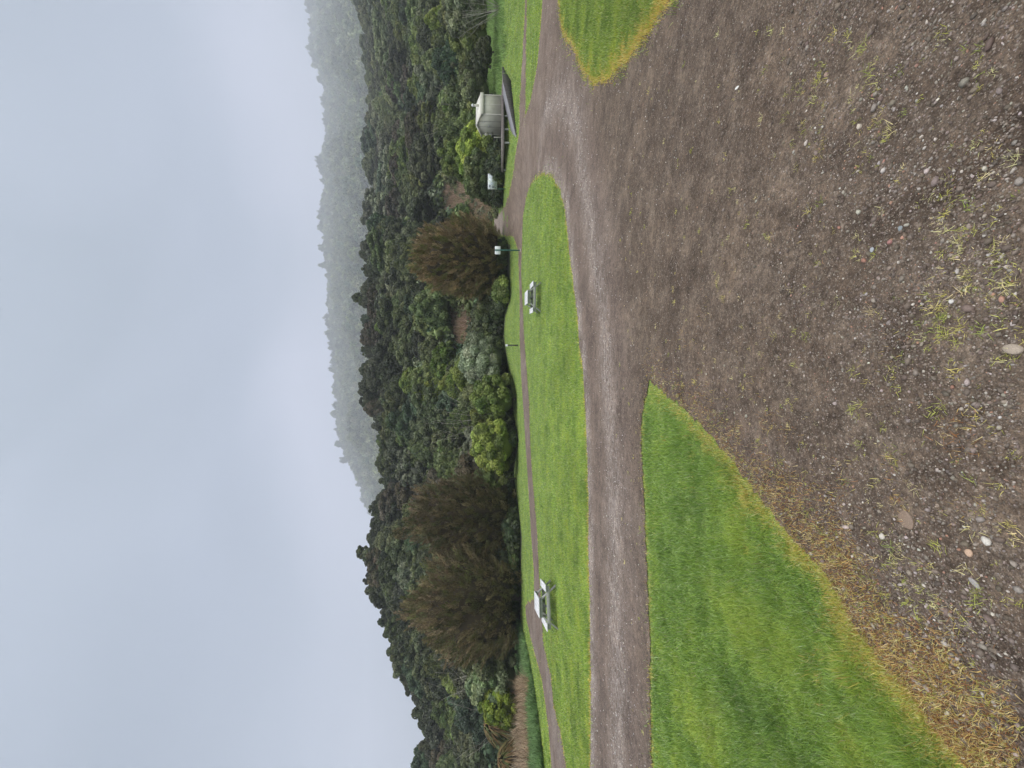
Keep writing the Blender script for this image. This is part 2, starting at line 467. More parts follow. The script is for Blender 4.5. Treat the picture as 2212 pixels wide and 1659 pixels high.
# gravel
def gravel_mat(name, path=False):
    m, nt, b = new_mat(name)
    geo = N(nt, 'ShaderNodeNewGeometry'); P = geo.outputs['Position']
    big = noise(nt, P, .45, 4, .55); mid = noise(nt, P, 3.2, 5, .6); fine = noise(nt, P, 30, 5, .75); grit = noise(nt, P, 160, 3, .7)
    base = ramp(nt, big.outputs['Fac'], [(.3, (.118, .086, .067)), (.5, (.150, .113, .090)), (.7, (.185, .147, .121))]).outputs[0]
    ol = N(nt, 'ShaderNodeAttribute', attribute_name='lot')
    base = mix(nt, math_n(nt, 'MULTIPLY', ol.outputs['Fac'], .85), base, ramp(nt, mid.outputs['Fac'], [(.32, (.066, .046, .031)), (.5, (.098, .072, .051)), (.68, (.140, .108, .080))]).outputs[0])
    pale = N(nt, 'ShaderNodeAttribute', attribute_name='pale')
    pn = noise(nt, P, 11, 4, .8)
    pf = math_n(nt, 'MULTIPLY', pale.outputs['Fac'], ramp(nt, pn.outputs['Fac'], [(.42, (.05, .05, .05)), (.58, (1, 1, 1))]).outputs[0])
    base = mix(nt, pf, base, (.40, .365, .345))
    dk = N(nt, 'ShaderNodeAttribute', attribute_name='dark')
    base = mix(nt, dk.outputs['Fac'], base, (.095, .070, .060))
    mo = noise(nt, P, 7.5, 5, .75); mo2 = noise(nt, P, 1.4, 4, .6, .5)
    base = mix(nt, 1.0, base, ramp(nt, mo.outputs['Fac'], [(.36, (.66, .64, .62)), (.5, (1, 1, 1)), (.66, (1.34, 1.32, 1.28))]).outputs[0], 'MULTIPLY')
    base = mix(nt, 1.0, base, ramp(nt, mo2.outputs['Fac'], [(.36, (.74, .71, .69)), (.5, (1, 1, 1)), (.64, (1.2, 1.19, 1.17))]).outputs[0], 'MULTIPLY')
    # stones of three sizes
    for sc, th, amt in ((26, .30, .22), (60, .36, .35), (150, .4, .5)):
        v = N(nt, 'ShaderNodeTexVoronoi'); v.inputs['Scale'].default_value = sc; nt.links.new(P, v.inputs['Vector'])
        cell = N(nt, 'ShaderNodeSeparateColor'); nt.links.new(v.outputs['Color'], cell.inputs[0])
        pick = ramp(nt, cell.outputs[0], [(.72, (0, 0, 0)), (.8, (1, 1, 1))]).outputs[0]
        edge = ramp(nt, v.outputs['Distance'], [(th, (1, 1, 1)), (th + .12, (0, 0, 0))]).outputs[0]
        f = math_n(nt, 'MULTIPLY', math_n(nt, 'MULTIPLY', pick, edge), amt)
        stone = ramp(nt, cell.outputs[1], [(0, (.09, .07, .055)), (.4, (.20, .165, .14)), (.75, (.33, .29, .25)), (1, (.50, .42, .34))]).outputs[0]
        base = mix(nt, f, base, stone)
    g = ramp(nt, grit.outputs['Fac'], [(.35, (.55, .55, .55)), (.65, (1.45, 1.45, 1.45))]).outputs[0]
    base = mix(nt, .8, base, mix(nt, 1.0, base, g, 'MULTIPLY'))
    g2 = ramp(nt, fine.outputs['Fac'], [(.38, (.62, .6, .58)), (.62, (1.3, 1.3, 1.3))]).outputs[0]
    base = mix(nt, .7, base, mix(nt, 1.0, base, g2, 'MULTIPLY'))
    nt.links.new(base, b.inputs['Base Color'])
    b.inputs['Roughness'].default_value = .82; b.inputs['Specular IOR Level'].default_value = .3
    v = N(nt, 'ShaderNodeTexVoronoi'); v.inputs['Scale'].default_value = 55; nt.links.new(P, v.inputs['Vector'])
    hh = math_n(nt, 'SUBTRACT', fine.outputs['Fac'], math_n(nt, 'MULTIPLY', v.outputs['Distance'], .6))
    hh = math_n(nt, 'ADD', hh, math_n(nt, 'MULTIPLY', mid.outputs['Fac'], 1.2))
    bump(nt, b, hh, .9, .02)
    return m

near_line = to_world(LAWN_NEAR)
low_line = low
def gravel_attrs(V):
    ac = dist_line(V, near_line)
    t = V[:, 0] / np.maximum(V[:, 1], .5)
    lot = 1 - ss(4.0, 5.2, ac + 0)
    lot = ss(3.6, 5.0, ac) * (1 - ss(13, 18, V[:, 1]))
    w = sinnoise(V[:, 0], V[:, 1], 3.0, 11) * .25
    drive = 1 - ss(3.6, 4.6, ac)
    pale = (np.exp(-((ac - .25 - w) / .3) ** 2) * .8 + np.exp(-((ac - 2.7 + w) / .55) ** 2) * .55) * drive
    dark = (np.exp(-((ac - 1.3 + w) / .4) ** 2) * .55) * drive + np.exp(-((ac - 3.6 - w) / .5) ** 2) * .35 * drive
    far_road = ss(41, 47, V[:, 1]) * (t > .3)
    pale = np.maximum(pale, far_road * .8)
    dl = dist_line(V, low_line)
    dark = np.maximum(dark, .55 * np.exp(-(dl / .35) ** 2))
    return {'pale': np.clip(pale, 0, 1), 'dark': np.clip(dark, 0, 1), 'lot': lot}
gr = sheet('gravel_road', GRAVEL, gravel_mat('gravel'), .012, gravel_attrs)
tag(gr, kind='structure', label='brown gravel drive and parking area with wheel tracks')
pt = sheet('path', PATH, gravel_mat('path_gravel'), .016, lambda V: {'pale': .35 * (sinnoise(V[:, 0], V[:, 1], 6, 4) > .2), 'dark': np.full(len(V), .35), 'lot': np.zeros(len(V))}, spacing=7)
tag(pt, kind='structure', label='narrow gravel path along the far side of the lawn')

# ------------------------------------------------------------------ grass
def ribbons(base, direction, length, width, bend, face, nseg=3):
    """curved tapering blades. base (n,3), direction (n,3) unit, face: angle of the blade's flat"""
    n = len(base)
    side = np.column_stack([np.cos(face), np.sin(face), np.zeros(n)])
    hd = direction.copy(); hd[:, 2] = 0
    V = []
    for k in range(nseg):
        u = k / nseg
        c = base + direction * (length * u)[:, None] + (bend * length * u * u)[:, None] * np.column_stack([-np.sin(face), np.cos(face), np.full(n, -.35)])
        w = width * (1 - u * .75) * .5
        V += [c - side * w[:, None], c + side * w[:, None]]
    c = base + direction * length[:, None] + (bend * length)[:, None] * np.column_stack([-np.sin(face), np.cos(face), np.full(n, -.35)])
    V.append(c)
    V = np.stack(V, 1)  # n, 2*nseg+1, 3
    m = 2 * nseg + 1
    b = np.arange(n)[:, None] * m
    Qs = [np.concatenate([b + 2 * k, b + 2 * k + 1, b + 2 * k + 3, b + 2 * k + 2], 1) for k in range(nseg - 1)]
    T = np.concatenate([b + 2 * nseg - 2, b + 2 * nseg - 1, b + 2 * nseg], 1)
    return V.reshape(-1, 3), (np.vstack(Qs) if Qs else np.zeros((0, 4), int)), T, m

def blades(name, X, Y, length, width, color, label, cat, lean=.35, bend=.3, nseg=3, mat=None, kind='stuff', zoff=0, cat_ok=True):
    n = len(X)
    th = R.uniform(0, 6.283, n)
    ln = np.abs(R.normal(0, lean, n))
    d = np.column_stack([np.cos(th) * ln, np.sin(th) * ln, np.ones(n)]); d /= np.linalg.norm(d, axis=1)[:, None]
    V, Q, T, m = ribbons(np.column_stack([X, Y, zt(X, Y) + zoff]), d, length, width, R.uniform(-bend, bend * 2, n), R.uniform(0, 6.283, n), nseg)
    col = np.repeat(color, m, axis=0)
    o = mesh_obj(name, V, [Q, T] if len(Q) else [T], mat or M_GRASS, col=col)
    return tag(o, label, cat, kind=kind)

def pal(cols, w, n):
    cols = np.array(cols, float)
    i = R.choice(len(cols), n, p=np.array(w, float) / sum(w))
    return cols[i] * R.uniform(.8, 1.2, (n, 1)) * R.uniform(.94, 1.06, (n, 3))

def grass_points(n, x0, x1, y0, y1, margin=0.0):
    px = R.uniform(x0, x1, n); py = R.uniform(y0, y1, n)
    X, Y, Z = ground(px, py)
    am = (.035 + .008 * np.hypot(X, Y)) * R.exponential(.8, n) * (1 + 1.2 * np.clip(sinnoise(X, Y, .7, 29), -.6, 1.5)); an = R.uniform(0, 6.283, n)
    P = np.column_stack([X + am * np.cos(an), Y + am * np.sin(an)])
    ok = ~inside(P, GRAVEL) & ~inside(P, PATH)
    return X[ok], Y[ok], px[ok], py[ok]

def grass_color(X, Y, edge, lush, dry_w):
    n = len(X)
    nz = sinnoise(X, Y, 2.2, 21) + .6 * sinnoise(X, Y, .7, 22) + R.normal(0, .25, n)
    g = pal([(.245, .36, .058), (.35, .46, .080), (.15, .24, .045), (.44, .52, .22)], lush, n)
    yl = pal([(.50, .54, .09), (.40, .49, .08)], [1, 1], n)
    f = ss(.0, 1.0, nz)[:, None] * .8
    g = g * (1 - f) + yl * f
    dk = ss(.1, 1.0, -nz)[:, None] * .65
    g = g * (1 - dk) + pal([(.09, .17, .035)], [1], n) * dk
    br = (ss(.75, 1.15, sinnoise(X, Y, 3.4, 27) + .5 * sinnoise(X, Y, 1.0, 28)) * .45)[:, None]
    g = g * (1 - br) + pal([(.36, .31, .12)], [1], n) * br
    edge = edge * np.clip(1 + .8 * sinnoise(X, Y, .8, 24) + .6 * sinnoise(X, Y, .25, 25), .35, 2.6)
    dry = pal([(.70, .54, .13), (.76, .64, .28), (.52, .29, .08), (.52, .52, .09)], [4.5, 2.5, 2, 3.5], n)
    e = (R.uniform(0, 1, n) < (np.exp(-(edge / dry_w) ** 2) * .92))[:, None]
    s = (R.uniform(0, 1, n) < .025)[:, None]
    g = np.where(s, pal([(.45, .40, .22)], [1], n), g)
    return np.where(e, dry, g)

# left wedge, close to the camera
X, Y, px, py = grass_points(420000, 1385, 2212, 800, 1800)
k = (px > 1385) & (X < 1); X, Y = X[k], Y[k]
ed = dist_line(np.column_stack([X, Y]), np.vstack([low, up]))
dc = np.hypot(X, Y)
lo = dist_line(np.column_stack([X, Y]), low)
tuft = .80 + .45 * sinnoise(X, Y, .9, 31) + .45 * sinnoise(X, Y, .3, 32)
L = R.uniform(.035, .085, len(X)) * np.clip(tuft, .35, 1.5) * (1 - .5 * np.exp(-(ed / .12) ** 2))
blades('wedge_grass', X, Y, L, np.maximum(.0035, .0011 * dc) * R.uniform(.7, 1.3, len(X)), grass_color(X, Y, np.where(lo > ed + .02, ed * 1.6, ed), [5, 4, 3, 2], .15) * np.where(ed < .16, 1.0, 1.0)[:, None] * np.array([.84, .94, .98]),
       'thick green grass with a yellow fringe, wedge nearest the camera', 'grass', lean=.55, bend=.5, nseg=3)
# mid lawn and everything beyond to the trees
X, Y, px, py = grass_points(620000, 1068, 1285, -80, 1800)
k = (Y < 52) & (px > lawn_edge(py) - 1); X, Y, px, py = X[k], Y[k], px[k], py[k]
P = np.column_stack([X, Y])
ed = np.minimum(dist_line(P, GRAVEL, True), dist_line(P, PATH, True)); dc = np.hypot(X, Y)
L = R.uniform(.03, .075, len(X)) * np.clip(1 + .4 * sinnoise(X, Y, 1.6, 33), .4, 1.5)
cc = grass_color(X, Y, ed, [4, 5, 1, 2], .085) * np.array([1.02, 1.04, 1.05]) * (1 + .22 * sinnoise(X, Y, 5, 36))[:, None]
blades('lawn_grass', X, Y, L, np.maximum(.006, .0011 * dc) * R.uniform(.7, 1.3, len(X)), cc,
       'mown bright green lawn around the picnic tables with straw coloured edges', 'grass', lean=.5, bend=.4, nseg=2)
# right wedge
X, Y, px, py = grass_points(160000, 1195, 1500, -80, 185)
P = np.column_stack([X, Y])
ed = dist_line(P, GRAVEL, True); dc = np.hypot(X, Y)
L = R.uniform(.03, .08, len(X)) * np.clip(1 + .5 * sinnoise(X, Y, 1.1, 35), .4, 1.5)
blades('corner_grass', X, Y, L, np.maximum(.005, .0011 * dc) * R.uniform(.7, 1.3, len(X)), grass_color(X, Y, ed, [4, 4, 3, 3], .15),
       'pointed patch of green grass right of the drive junction', 'grass', lean=.5, bend=.4, nseg=2)

# dead matter and weeds on the gravel
def on_gravel(n, x0, x1, y0, y1):
    px = R.uniform(x0, x1, n); py = R.uniform(y0, y1, n)
    X, Y, Z = ground(px, py); P = np.column_stack([X, Y]); ok = inside(P, GRAVEL)
    return X[ok], Y[ok]
X, Y = on_gravel(330000, 1120, 2212, -20, 1659)
P = np.column_stack([X, Y]); dl = dist_line(P, low); da = dist_line(P, GRAVEL, True)
wid = .16 + .14 * sinnoise(X, Y, .8, 41)
pr = np.maximum(.85 * np.exp(-(dl / np.maximum(wid * 1.7, .05)) ** 2), .5 * np.exp(-(da / .07) ** 2))
patch = ss(.25, .9, sinnoise(X, Y, .9, 42)) * np.exp(-(dl / .8) ** 2) * .5
k = R.uniform(0, 1, len(X)) < np.maximum(pr, patch)
X, Y, dl = X[k], Y[k], dl[k]; n = len(X)
c = pal([(.60, .43, .15), (.36, .17, .065), (.22, .11, .05), (.70, .58, .29), (.46, .42, .11)], [3.5, 3.5, 3, 2.5, 2], n)
blades('dead_grass', X, Y, R.uniform(.012, .04, n), np.maximum(.003, .0010 * np.hypot(X, Y)) * R.uniform(.7, 1.3, n), c,
       'dead straw and rust coloured grass fringe on the gravel edge', 'dead grass', lean=1.1, bend=.6, nseg=2, zoff=.010)
# weed tufts: rosettes of yellow green blades
X0, Y0 = on_gravel(4200, 1330, 2212, 60, 1659)
P = np.column_stack([X0, Y0]); dl = dist_line(P, low)
clus = sinnoise(X0, Y0, 1.1, 51) + .5 * sinnoise(X0, Y0, .45, 52)
k = (R.uniform(0, 1, len(X0)) < (.10 + .9 * ss(.1, .8, clus) * .7 + .5 * np.exp(-(dl / .5) ** 2)))
X0, Y0 = X0[k], Y0[k]
nb = R.integers(7, 26, len(X0)); rad = R.uniform(.35, 1.15, len(X0)) ** 1.6
ii = np.repeat(np.arange(len(X0)), nb); n = len(ii)
sp = .014 * rad[ii] 
X = X0[ii] + R.normal(0, 1, n) * sp; Y = Y0[ii] + R.normal(0, 1, n) * sp
tone = pal([(.56, .52, .16), (.44, .46, .11), (.66, .60, .30), (.30, .36, .08)], [4, 3, 3, 1], len(X0))[ii]
c = tone * R.uniform(.75, 1.3, (n, 1))
blades('weed_tufts', X, Y, R.uniform(.012, .034, n) * rad[ii], np.maximum(.003, .0011 * np.hypot(X, Y)), c,
       'small yellow green weed tufts scattered over the gravel', 'weeds', lean=1.9, bend=.5, nseg=3, zoff=.010)

# ------------------------------------------------------------------ loose stones
t_ = (1 + 5 ** .5) / 2
ICO_V = np.array([(-1, t_, 0), (1, t_, 0), (-1, -t_, 0), (1, -t_, 0), (0, -1, t_), (0, 1, t_), (0, -1, -t_), (0, 1, -t_), (t_, 0, -1), (t_, 0, 1), (-t_, 0, -1), (-t_, 0, 1)]) / math.sqrt(1 + t_ * t_)
ICO_F = np.array([(0, 11, 5), (0, 5, 1), (0, 1, 7), (0, 7, 10), (0, 10, 11), (1, 5, 9), (5, 11, 4), (11, 10, 2), (10, 7, 6), (7, 1, 8),
                  (3, 9, 4), (3, 4, 2), (3, 2, 6), (3, 6, 8), (3, 8, 9), (4, 9, 5), (2, 4, 11), (6, 2, 10), (8, 6, 7), (9, 8, 1)])
def subdiv(V, Fc):
    V = list(map(tuple, V)); cache = {}; out = []
    def mid(a, b):
        k = (min(a, b), max(a, b))
        if k not in cache:
            p = (np.array(V[a]) + np.array(V[b])) / 2; p /= np.linalg.norm(p); cache[k] = len(V); V.append(tuple(p))
        return cache[k]
    for a, b, c in Fc:
        ab, bc, ca = mid(a, b), mid(b, c), mid(c, a)
        out += [(a, ab, ca), (b, bc, ab), (c, ca, bc), (ab, bc, ca)]
    return np.array(V), np.array(out)
ICO1 = subdiv(ICO_V, ICO_F); ICO2 = subdiv(*ICO1); ICO3 = subdiv(*ICO2)

M_STONE, nt, b = new_mat('pebble')
at = N(nt, 'ShaderNodeAttribute', attribute_name='tint'); geo = N(nt, 'ShaderNodeNewGeometry')
n1 = noise(nt, geo.outputs['Position'], 260, 3)
nt.links.new(mix(nt, .5, at.outputs['Color'], mix(nt, 1.0, at.outputs['Color'], ramp(nt, n1.outputs['Fac'], [(.3, (.5, .5, .5)), (.7, (1.5, 1.5, 1.5))]).outputs[0], 'MULTIPLY')), b.inputs['Base Color'])
b.inputs['Roughness'].default_value = .7
bump(nt, b, n1.outputs['Fac'], .3, .003)

def stones(name, X, Y, size, col, label, smooth=True):
    n = len(X)
    base = ICO_V[None] * R.uniform(.72, 1.25, (n, 12, 1))
    sc = np.column_stack([R.uniform(.7, 1.3, n), R.uniform(.6, 1.0, n), R.uniform(.4, .7, n)]) * size[:, None]
    V = base * sc[:, None]
    a = R.uniform(0, 6.283, n); ca, sa = np.cos(a)[:, None], np.sin(a)[:, None]
    x = V[..., 0] * ca - V[..., 1] * sa; y = V[..., 0] * sa + V[..., 1] * ca
    z = V[..., 2] + (zt(X, Y) + .012)[:, None] + sc[:, 2:3] * .35
    V = np.stack([x + X[:, None], y + Y[:, None], z], -1).reshape(-1, 3)
    T = (ICO_F[None] + (np.arange(n) * 12)[:, None, None]).reshape(-1, 3)
    return tag(mesh_obj(name, V, [T], M_STONE, col=np.repeat(col, 12, axis=0), smooth=smooth), label, 'gravel', kind='stuff')
X, Y = on_gravel(150000, 1180, 2212, -20, 1700)
dc = np.hypot(X, Y)
ac = dist_line(np.column_stack([X, Y]), near_line)
clus = sinnoise(X, Y, 1.4, 61) + .6 * sinnoise(X, Y, .5, 62)
drive = 1 - ss(3.6, 4.6, ac)
k = R.uniform(0, 1, len(X)) < np.clip(.22 + .55 * ss(-.2, .9, clus) + .3 * drive * (np.exp(-((ac - .3) / .3) ** 2) + np.exp(-((ac - 2.7) / .6) ** 2)), 0, 1)
X, Y, dc = X[k], Y[k], dc[k]; n = len(X)
size = .0022 * np.exp(np.abs(R.normal(0, .62, n))) ; size = np.maximum(size, dc * .00085)
size = np.minimum(size, .02 + .0 * dc)
col = pal([(.095, .072, .055), (.14, .11, .086), (.22, .185, .155), (.36, .32, .28), (.30, .17, .12), (.50, .47, .41)], [6, 6, 3.2, 1.0, .4, .15], n)
stones('loose_gravel', X, Y, size, col, 'loose grey and brown stones lying over the gravel')
X, Y = on_gravel(90000, 1175, 1480, -20, 1700)
ac = dist_line(np.column_stack([X, Y]), near_line); w_ = sinnoise(X, Y, 3.0, 11) * .25
pp = (np.exp(-((ac - .25 - w_) / .35) ** 2) + .8 * np.exp(-((ac - 2.7 + w_) / .6) ** 2)) * (1 - ss(3.6, 4.6, ac)) * ss(-.6, .5, sinnoise(X, Y, .6, 66)) + .05
k = R.uniform(0, 1, len(X)) < pp * .55; X, Y = X[k], Y[k]; n = len(X); dc = np.hypot(X, Y)
stones('road_metal', X, Y, np.clip(dc * .0010, .005, .022) * R.uniform(.6, 1.5, n), pal([(.33, .30, .28), (.50, .47, .44), (.20, .17, .15), (.68, .65, .60)], [4, 2.5, 3, .8], n), 'pale road stones heaped in bands along the drive')
X, Y = on_gravel(1500, 1480, 2212, 0, 1700)
cl = sinnoise(X, Y, .9, 63); k = cl > .15; X, Y = X[k], Y[k]; n = len(X)
stones('coarse_gravel', X, Y, R.uniform(.004, .0095, n), pal([(.20, .17, .145), (.30, .27, .24), (.42, .39, .34), (.34, .20, .15), (.14, .115, .095)], [5, 2.2, .4, .4, 4], n),
       'coarser pebbles gathered in patches in the foreground')

def single_stone(px, py, size, flat, colr, label, name='stone', elong=1.0, rz=0):
    X, Y, Z = [float(v[0]) for v in ground(np.array([px]), np.array([py]))]
    V, Fc = ICO2; size = size * .62
    r = np.random.default_rng(int(px * 7 + py))
    w = V @ r.normal(0, 1, (3, 4)); V = V * (1 + .10 * np.sin(w * 2.2).sum(1, keepdims=True) / 2)
    V = V * np.array([size * elong, size, size * flat])
    o = mesh_obj(name, V, [Fc], M_STONE, col=np.tile(np.array(colr) * .82, (len(V), 1)), smooth=True)
    o.location = (X, Y, Z + .012 + size * flat * .40); o.rotation_euler = (0, 0, rz)
    return tag(o, label, 'stone')
single_stone(1929, 523, .0185, .75, (.34, .17, .15), 'round dull red stone, largest of the reddish pebbles on the gravel', 'pebble')
single_stone(1956, 513, .013, .7, (.46, .25, .18), 'salmon coloured pebble just nearer the camera than the round red stone', 'pebble')
single_stone(1951, 493, .016, .4, (.22, .25, .26), 'flat blue grey pebble beside the salmon and red stones', 'pebble', 1.2)
single_stone(1889, 540, .016, .4, (.34, .36, .38), 'pale grey flat pebble beyond the round red stone', 'pebble', 1.3)
single_stone(2199, 755, .030, .5, (.36, .30, .235), 'large tan rock at the near edge of the gravel', 'rock', 1.5, 1.3)
single_stone(2139, 1169, .021, .65, (.56, .53, .47), 'smooth cream white stone on the gravel left of centre', 'pebble', 1.3, .7)
single_stone(2100, 1194, .020, .6, (.52, .36, .25), 'orange tan oval pebble behind the cream white stone', 'pebble', 1.2)
single_stone(1912, 1158, .020, .6, (.55, .51, .44), 'beige pebble among weed tufts beside the clay lump', 'pebble', 1.2)
single_stone(2111, 1258, .017, .45, (.33, .31, .30), 'long thin grey stone left of the orange tan pebble', 'pebble', 2.0, .9)
single_stone(1963, 1122, .050, .16, (.23, .165, .12), 'flat crumbly lump of tan clay pressed into the gravel', 'clay_lump', 1.3, .4)
single_stone(2062, 651, .014, .7, (.60, .58, .55), 'small off white pebble on the gravel right of centre', 'pebble')
single_stone(1789, 162, .018, .55, (.32, .22, .17), 'lone brown stone at the right of the gravel area', 'pebble', 1.2)
single_stone(1595, 190, .016, .3, (.74, .74, .70), 'thin white leaf like chip lying alone on the right gravel', 'chip', 2.6, 1.3)

# ------------------------------------------------------------------ foliage generators
def cards(P, Nn, size, asp=1.7, jit=.6):
    """rhombic leaf clumps facing roughly along Nn"""
    n = len(P)
    Nn = Nn + R.normal(0, jit, (n, 3)); Nn /= np.linalg.norm(Nn, axis=1)[:, None]
    a = np.cross(Nn, R.normal(0, 1, (n, 3))); a /= np.linalg.norm(a, axis=1)[:, None] + 1e-9
    b = np.cross(Nn, a)
    s = (size * R.uniform(.6, 1.4, n))[:, None]
    V = np.stack([P - a * s * asp / 2, P - b * s / 2, P + a * s * asp / 2, P + b * s / 2], 1) + 0
    V[:, 1] += Nn * s * .15; V[:, 3] += Nn * s * .15
    return V.reshape(-1, 3), np.arange(n * 4).reshape(n, 4)

def fib(n):
    i = np.arange(n) + .5
    ph = np.arccos(1 - 2 * i / n); th = math.pi * (1 + 5 ** .5) * i
    return np.column_stack([np.cos(th) * np.sin(ph), np.sin(th) * np.sin(ph), np.cos(ph)])

def crown_arrays(rx, rz, lumps, lr, ncard, size, cols, wts, shape='round', gap=0.0, asp=1.7, zlow=-.55, core=True, up=.5, lean=False):
    """crown centred at 0, radius rx sideways, rz up; returns V,Q,T,col"""
    d = fib(int(lumps * 1.5)); d += R.normal(0, .13, d.shape); d /= np.linalg.norm(d, axis=1)[:, None]
    d = d[d[:, 2] > zlow][:lumps]
    rr = R.uniform(.72, 1.02, len(d))
    C = d * np.array([rx, rx, rz]) * rr[:, None]
    if shape == 'cone': C[:, :2] *= (1 - .62 * np.clip((C[:, 2:3] / rz + .5) / 1.5, 0, 1))
    if shape == 'flat': C[:, 2] = np.where(C[:, 2] > 0, C[:, 2] * .7, C[:, 2] * .9)
    C *= (1 + .12 * np.sin(d @ R.normal(0, 2.5, 3) + 1))[:, None]
    lrad = lr * R.uniform(.65, 1.35, len(C))
    if gap > 0:
        k = R.uniform(0, 1, len(C)) > gap; C, lrad, d = C[k], lrad[k], d[k]
    nl = len(C)
    tone = pal(cols, wts, nl) * 1.25
    ii = np.repeat(np.arange(nl), ncard)
    q = R.normal(0, 1, (len(ii), 3)); q[:, 2] += up * .6; q += d[ii] * .5; q /= np.linalg.norm(q, axis=1)[:, None]
    rad = lrad[ii] * R.uniform(.8, 1.12, len(ii))
    P = C[ii] + q * rad[:, None] * np.array([1, 1, .85])
    V, Qd = cards(P, q, size, asp)
    ct = tone[ii] * R.uniform(.82, 1.22, (len(ii), 1))
    col = np.repeat(ct, 4, axis=0)
    Tt = np.zeros((0, 3), int)
    if core:
        iv, ifc = (ICO_V, ICO_F) if lean else ICO1
        cv = (iv[None] * (lrad * .74)[:, None, None] * np.array([1, 1, .85]) + C[:, None]).reshape(-1, 3)
        ctr = (ifc[None] + (np.arange(nl) * len(iv))[:, None, None]).reshape(-1, 3)
        iv2, if2 = ICO1 if lean else ICO2
        sc = np.array([rx, rx, rz]) * .74
        bv = iv2 * sc
        if shape == 'cone': bv[:, :2] *= (1 - .62 * np.clip((bv[:, 2:3] / rz + .5) / 1.5, 0, 1))
        bv[:, 2] = np.maximum(bv[:, 2], zlow * rz * .9)
        if gap > .15: bv *= .6
        n0 = len(V)
        V = np.vstack([V, cv, bv])
        Tt = np.vstack([ctr + n0, if2 + n0 + len(cv)])
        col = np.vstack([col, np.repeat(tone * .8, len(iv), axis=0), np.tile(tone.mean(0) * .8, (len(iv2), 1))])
    return V, Qd, Tt, col

def trunk(name, h, r, parent, mat=M_BARK, limbs=4, spread=.5, lean=0.0):
    mb = MB()
    k = 7; z = np.linspace(0, h, k)
    wob = np.cumsum(R.normal(0, .03 * h, (k, 2)), axis=0) * .4; wob[0] = 0
    pts = np.column_stack([wob[:, 0] + lean * z, wob[:, 1], z])
    rad = r * (1 - .65 * z / h); rad[0] *= 1.35
    mb.tube(pts, rad, 9)
    for i in range(limbs):
        j = R.integers(2, k - 1); a = R.uniform(0, 6.283); L = h * spread * R.uniform(.6, 1.1)
        p = pts[j]; d = np.array([math.cos(a), math.sin(a), R.uniform(.5, 1.1)])
        u = np.linspace(0, 1, 5)[:, None]
        mb.tube(p + d * L * u * .7 + np.array([0, 0, 1]) * (u ** 2) * L * .25, rad[j] * .6 * (1 - .75 * u[:, 0]), 6)
    return mb.build(name, mat, parent, smooth=True)

PAL = {
    'olive': ([(.080, .098, .034), (.105, .125, .042), (.062, .078, .030)], [3, 2, 2]),
    'dark': ([(.050, .060, .028), (.066, .076, .034), (.042, .050, .028)], [3, 2, 2]),
    'bright': ([(.115, .155, .042), (.155, .195, .055), (.085, .115, .036)], [3, 2, 1]),
    'greygreen': ([(.135, .155, .085), (.17, .19, .11), (.10, .12, .066)], [3, 2, 2]),
    'yellow': ([(.125, .165, .032), (.165, .205, .040), (.090, .12, .030)], [3, 2, 2]),
    'brownish': ([(.105, .086, .050), (.080, .076, .042), (.125, .10, .064)], [3, 2, 2]),
    'bluegreen': ([(.060, .10, .048), (.080, .125, .060), (.050, .080, .042)], [3, 2, 1]),
}

# ------------------------------------------------------------------ trees standing along the far edge of the lawn
def front_tree(name, yc, half, xtop, depth, palname, label, cat='tree', shape='round', lumps=90, lr=.62, ncard=330, size=.16, group=None, low=-.75, lift=.0, gap=0, asp=1.7, trunk_mat=None, dz=0, tz=None):
    X, Y, _ = at_depth(1065, yc, depth)
    z0 = float(zt(X, Y)) + dz
    ztop = at_depth(xtop, yc, depth)[2]
    hh = ztop - z0
    rx = half / F * depth
    clear = lift * hh
    rz = (hh - clear) / (1 - low) * .97
    cz = clear - low * rz
    root = empty(name, (X, Y, z0 - .05), R.uniform(0, 6.28), label, cat, group)
    s = rx / 3.2
    cols, w = PAL[palname]
    V, Q, T, col = crown_arrays(rx * .86, rz * .86, lumps, lr * max(s, .55), ncard, size, cols, w, shape, gap, asp, zlow=low)
    V[:, 2] += cz
    V[:, 2] = np.maximum(V[:, 2], .02 + R.uniform(0, .1, len(V)))
    mesh_obj('crown', V, [Q, T], M_LEAF, root, col=col * (1.0 if name == 'skyline_tree' else 1.35))
    trunk('trunk', max(cz, hh * .5), max(.09, rx * .055), root, trunk_mat or M_BARK, 5, .5)
    return root

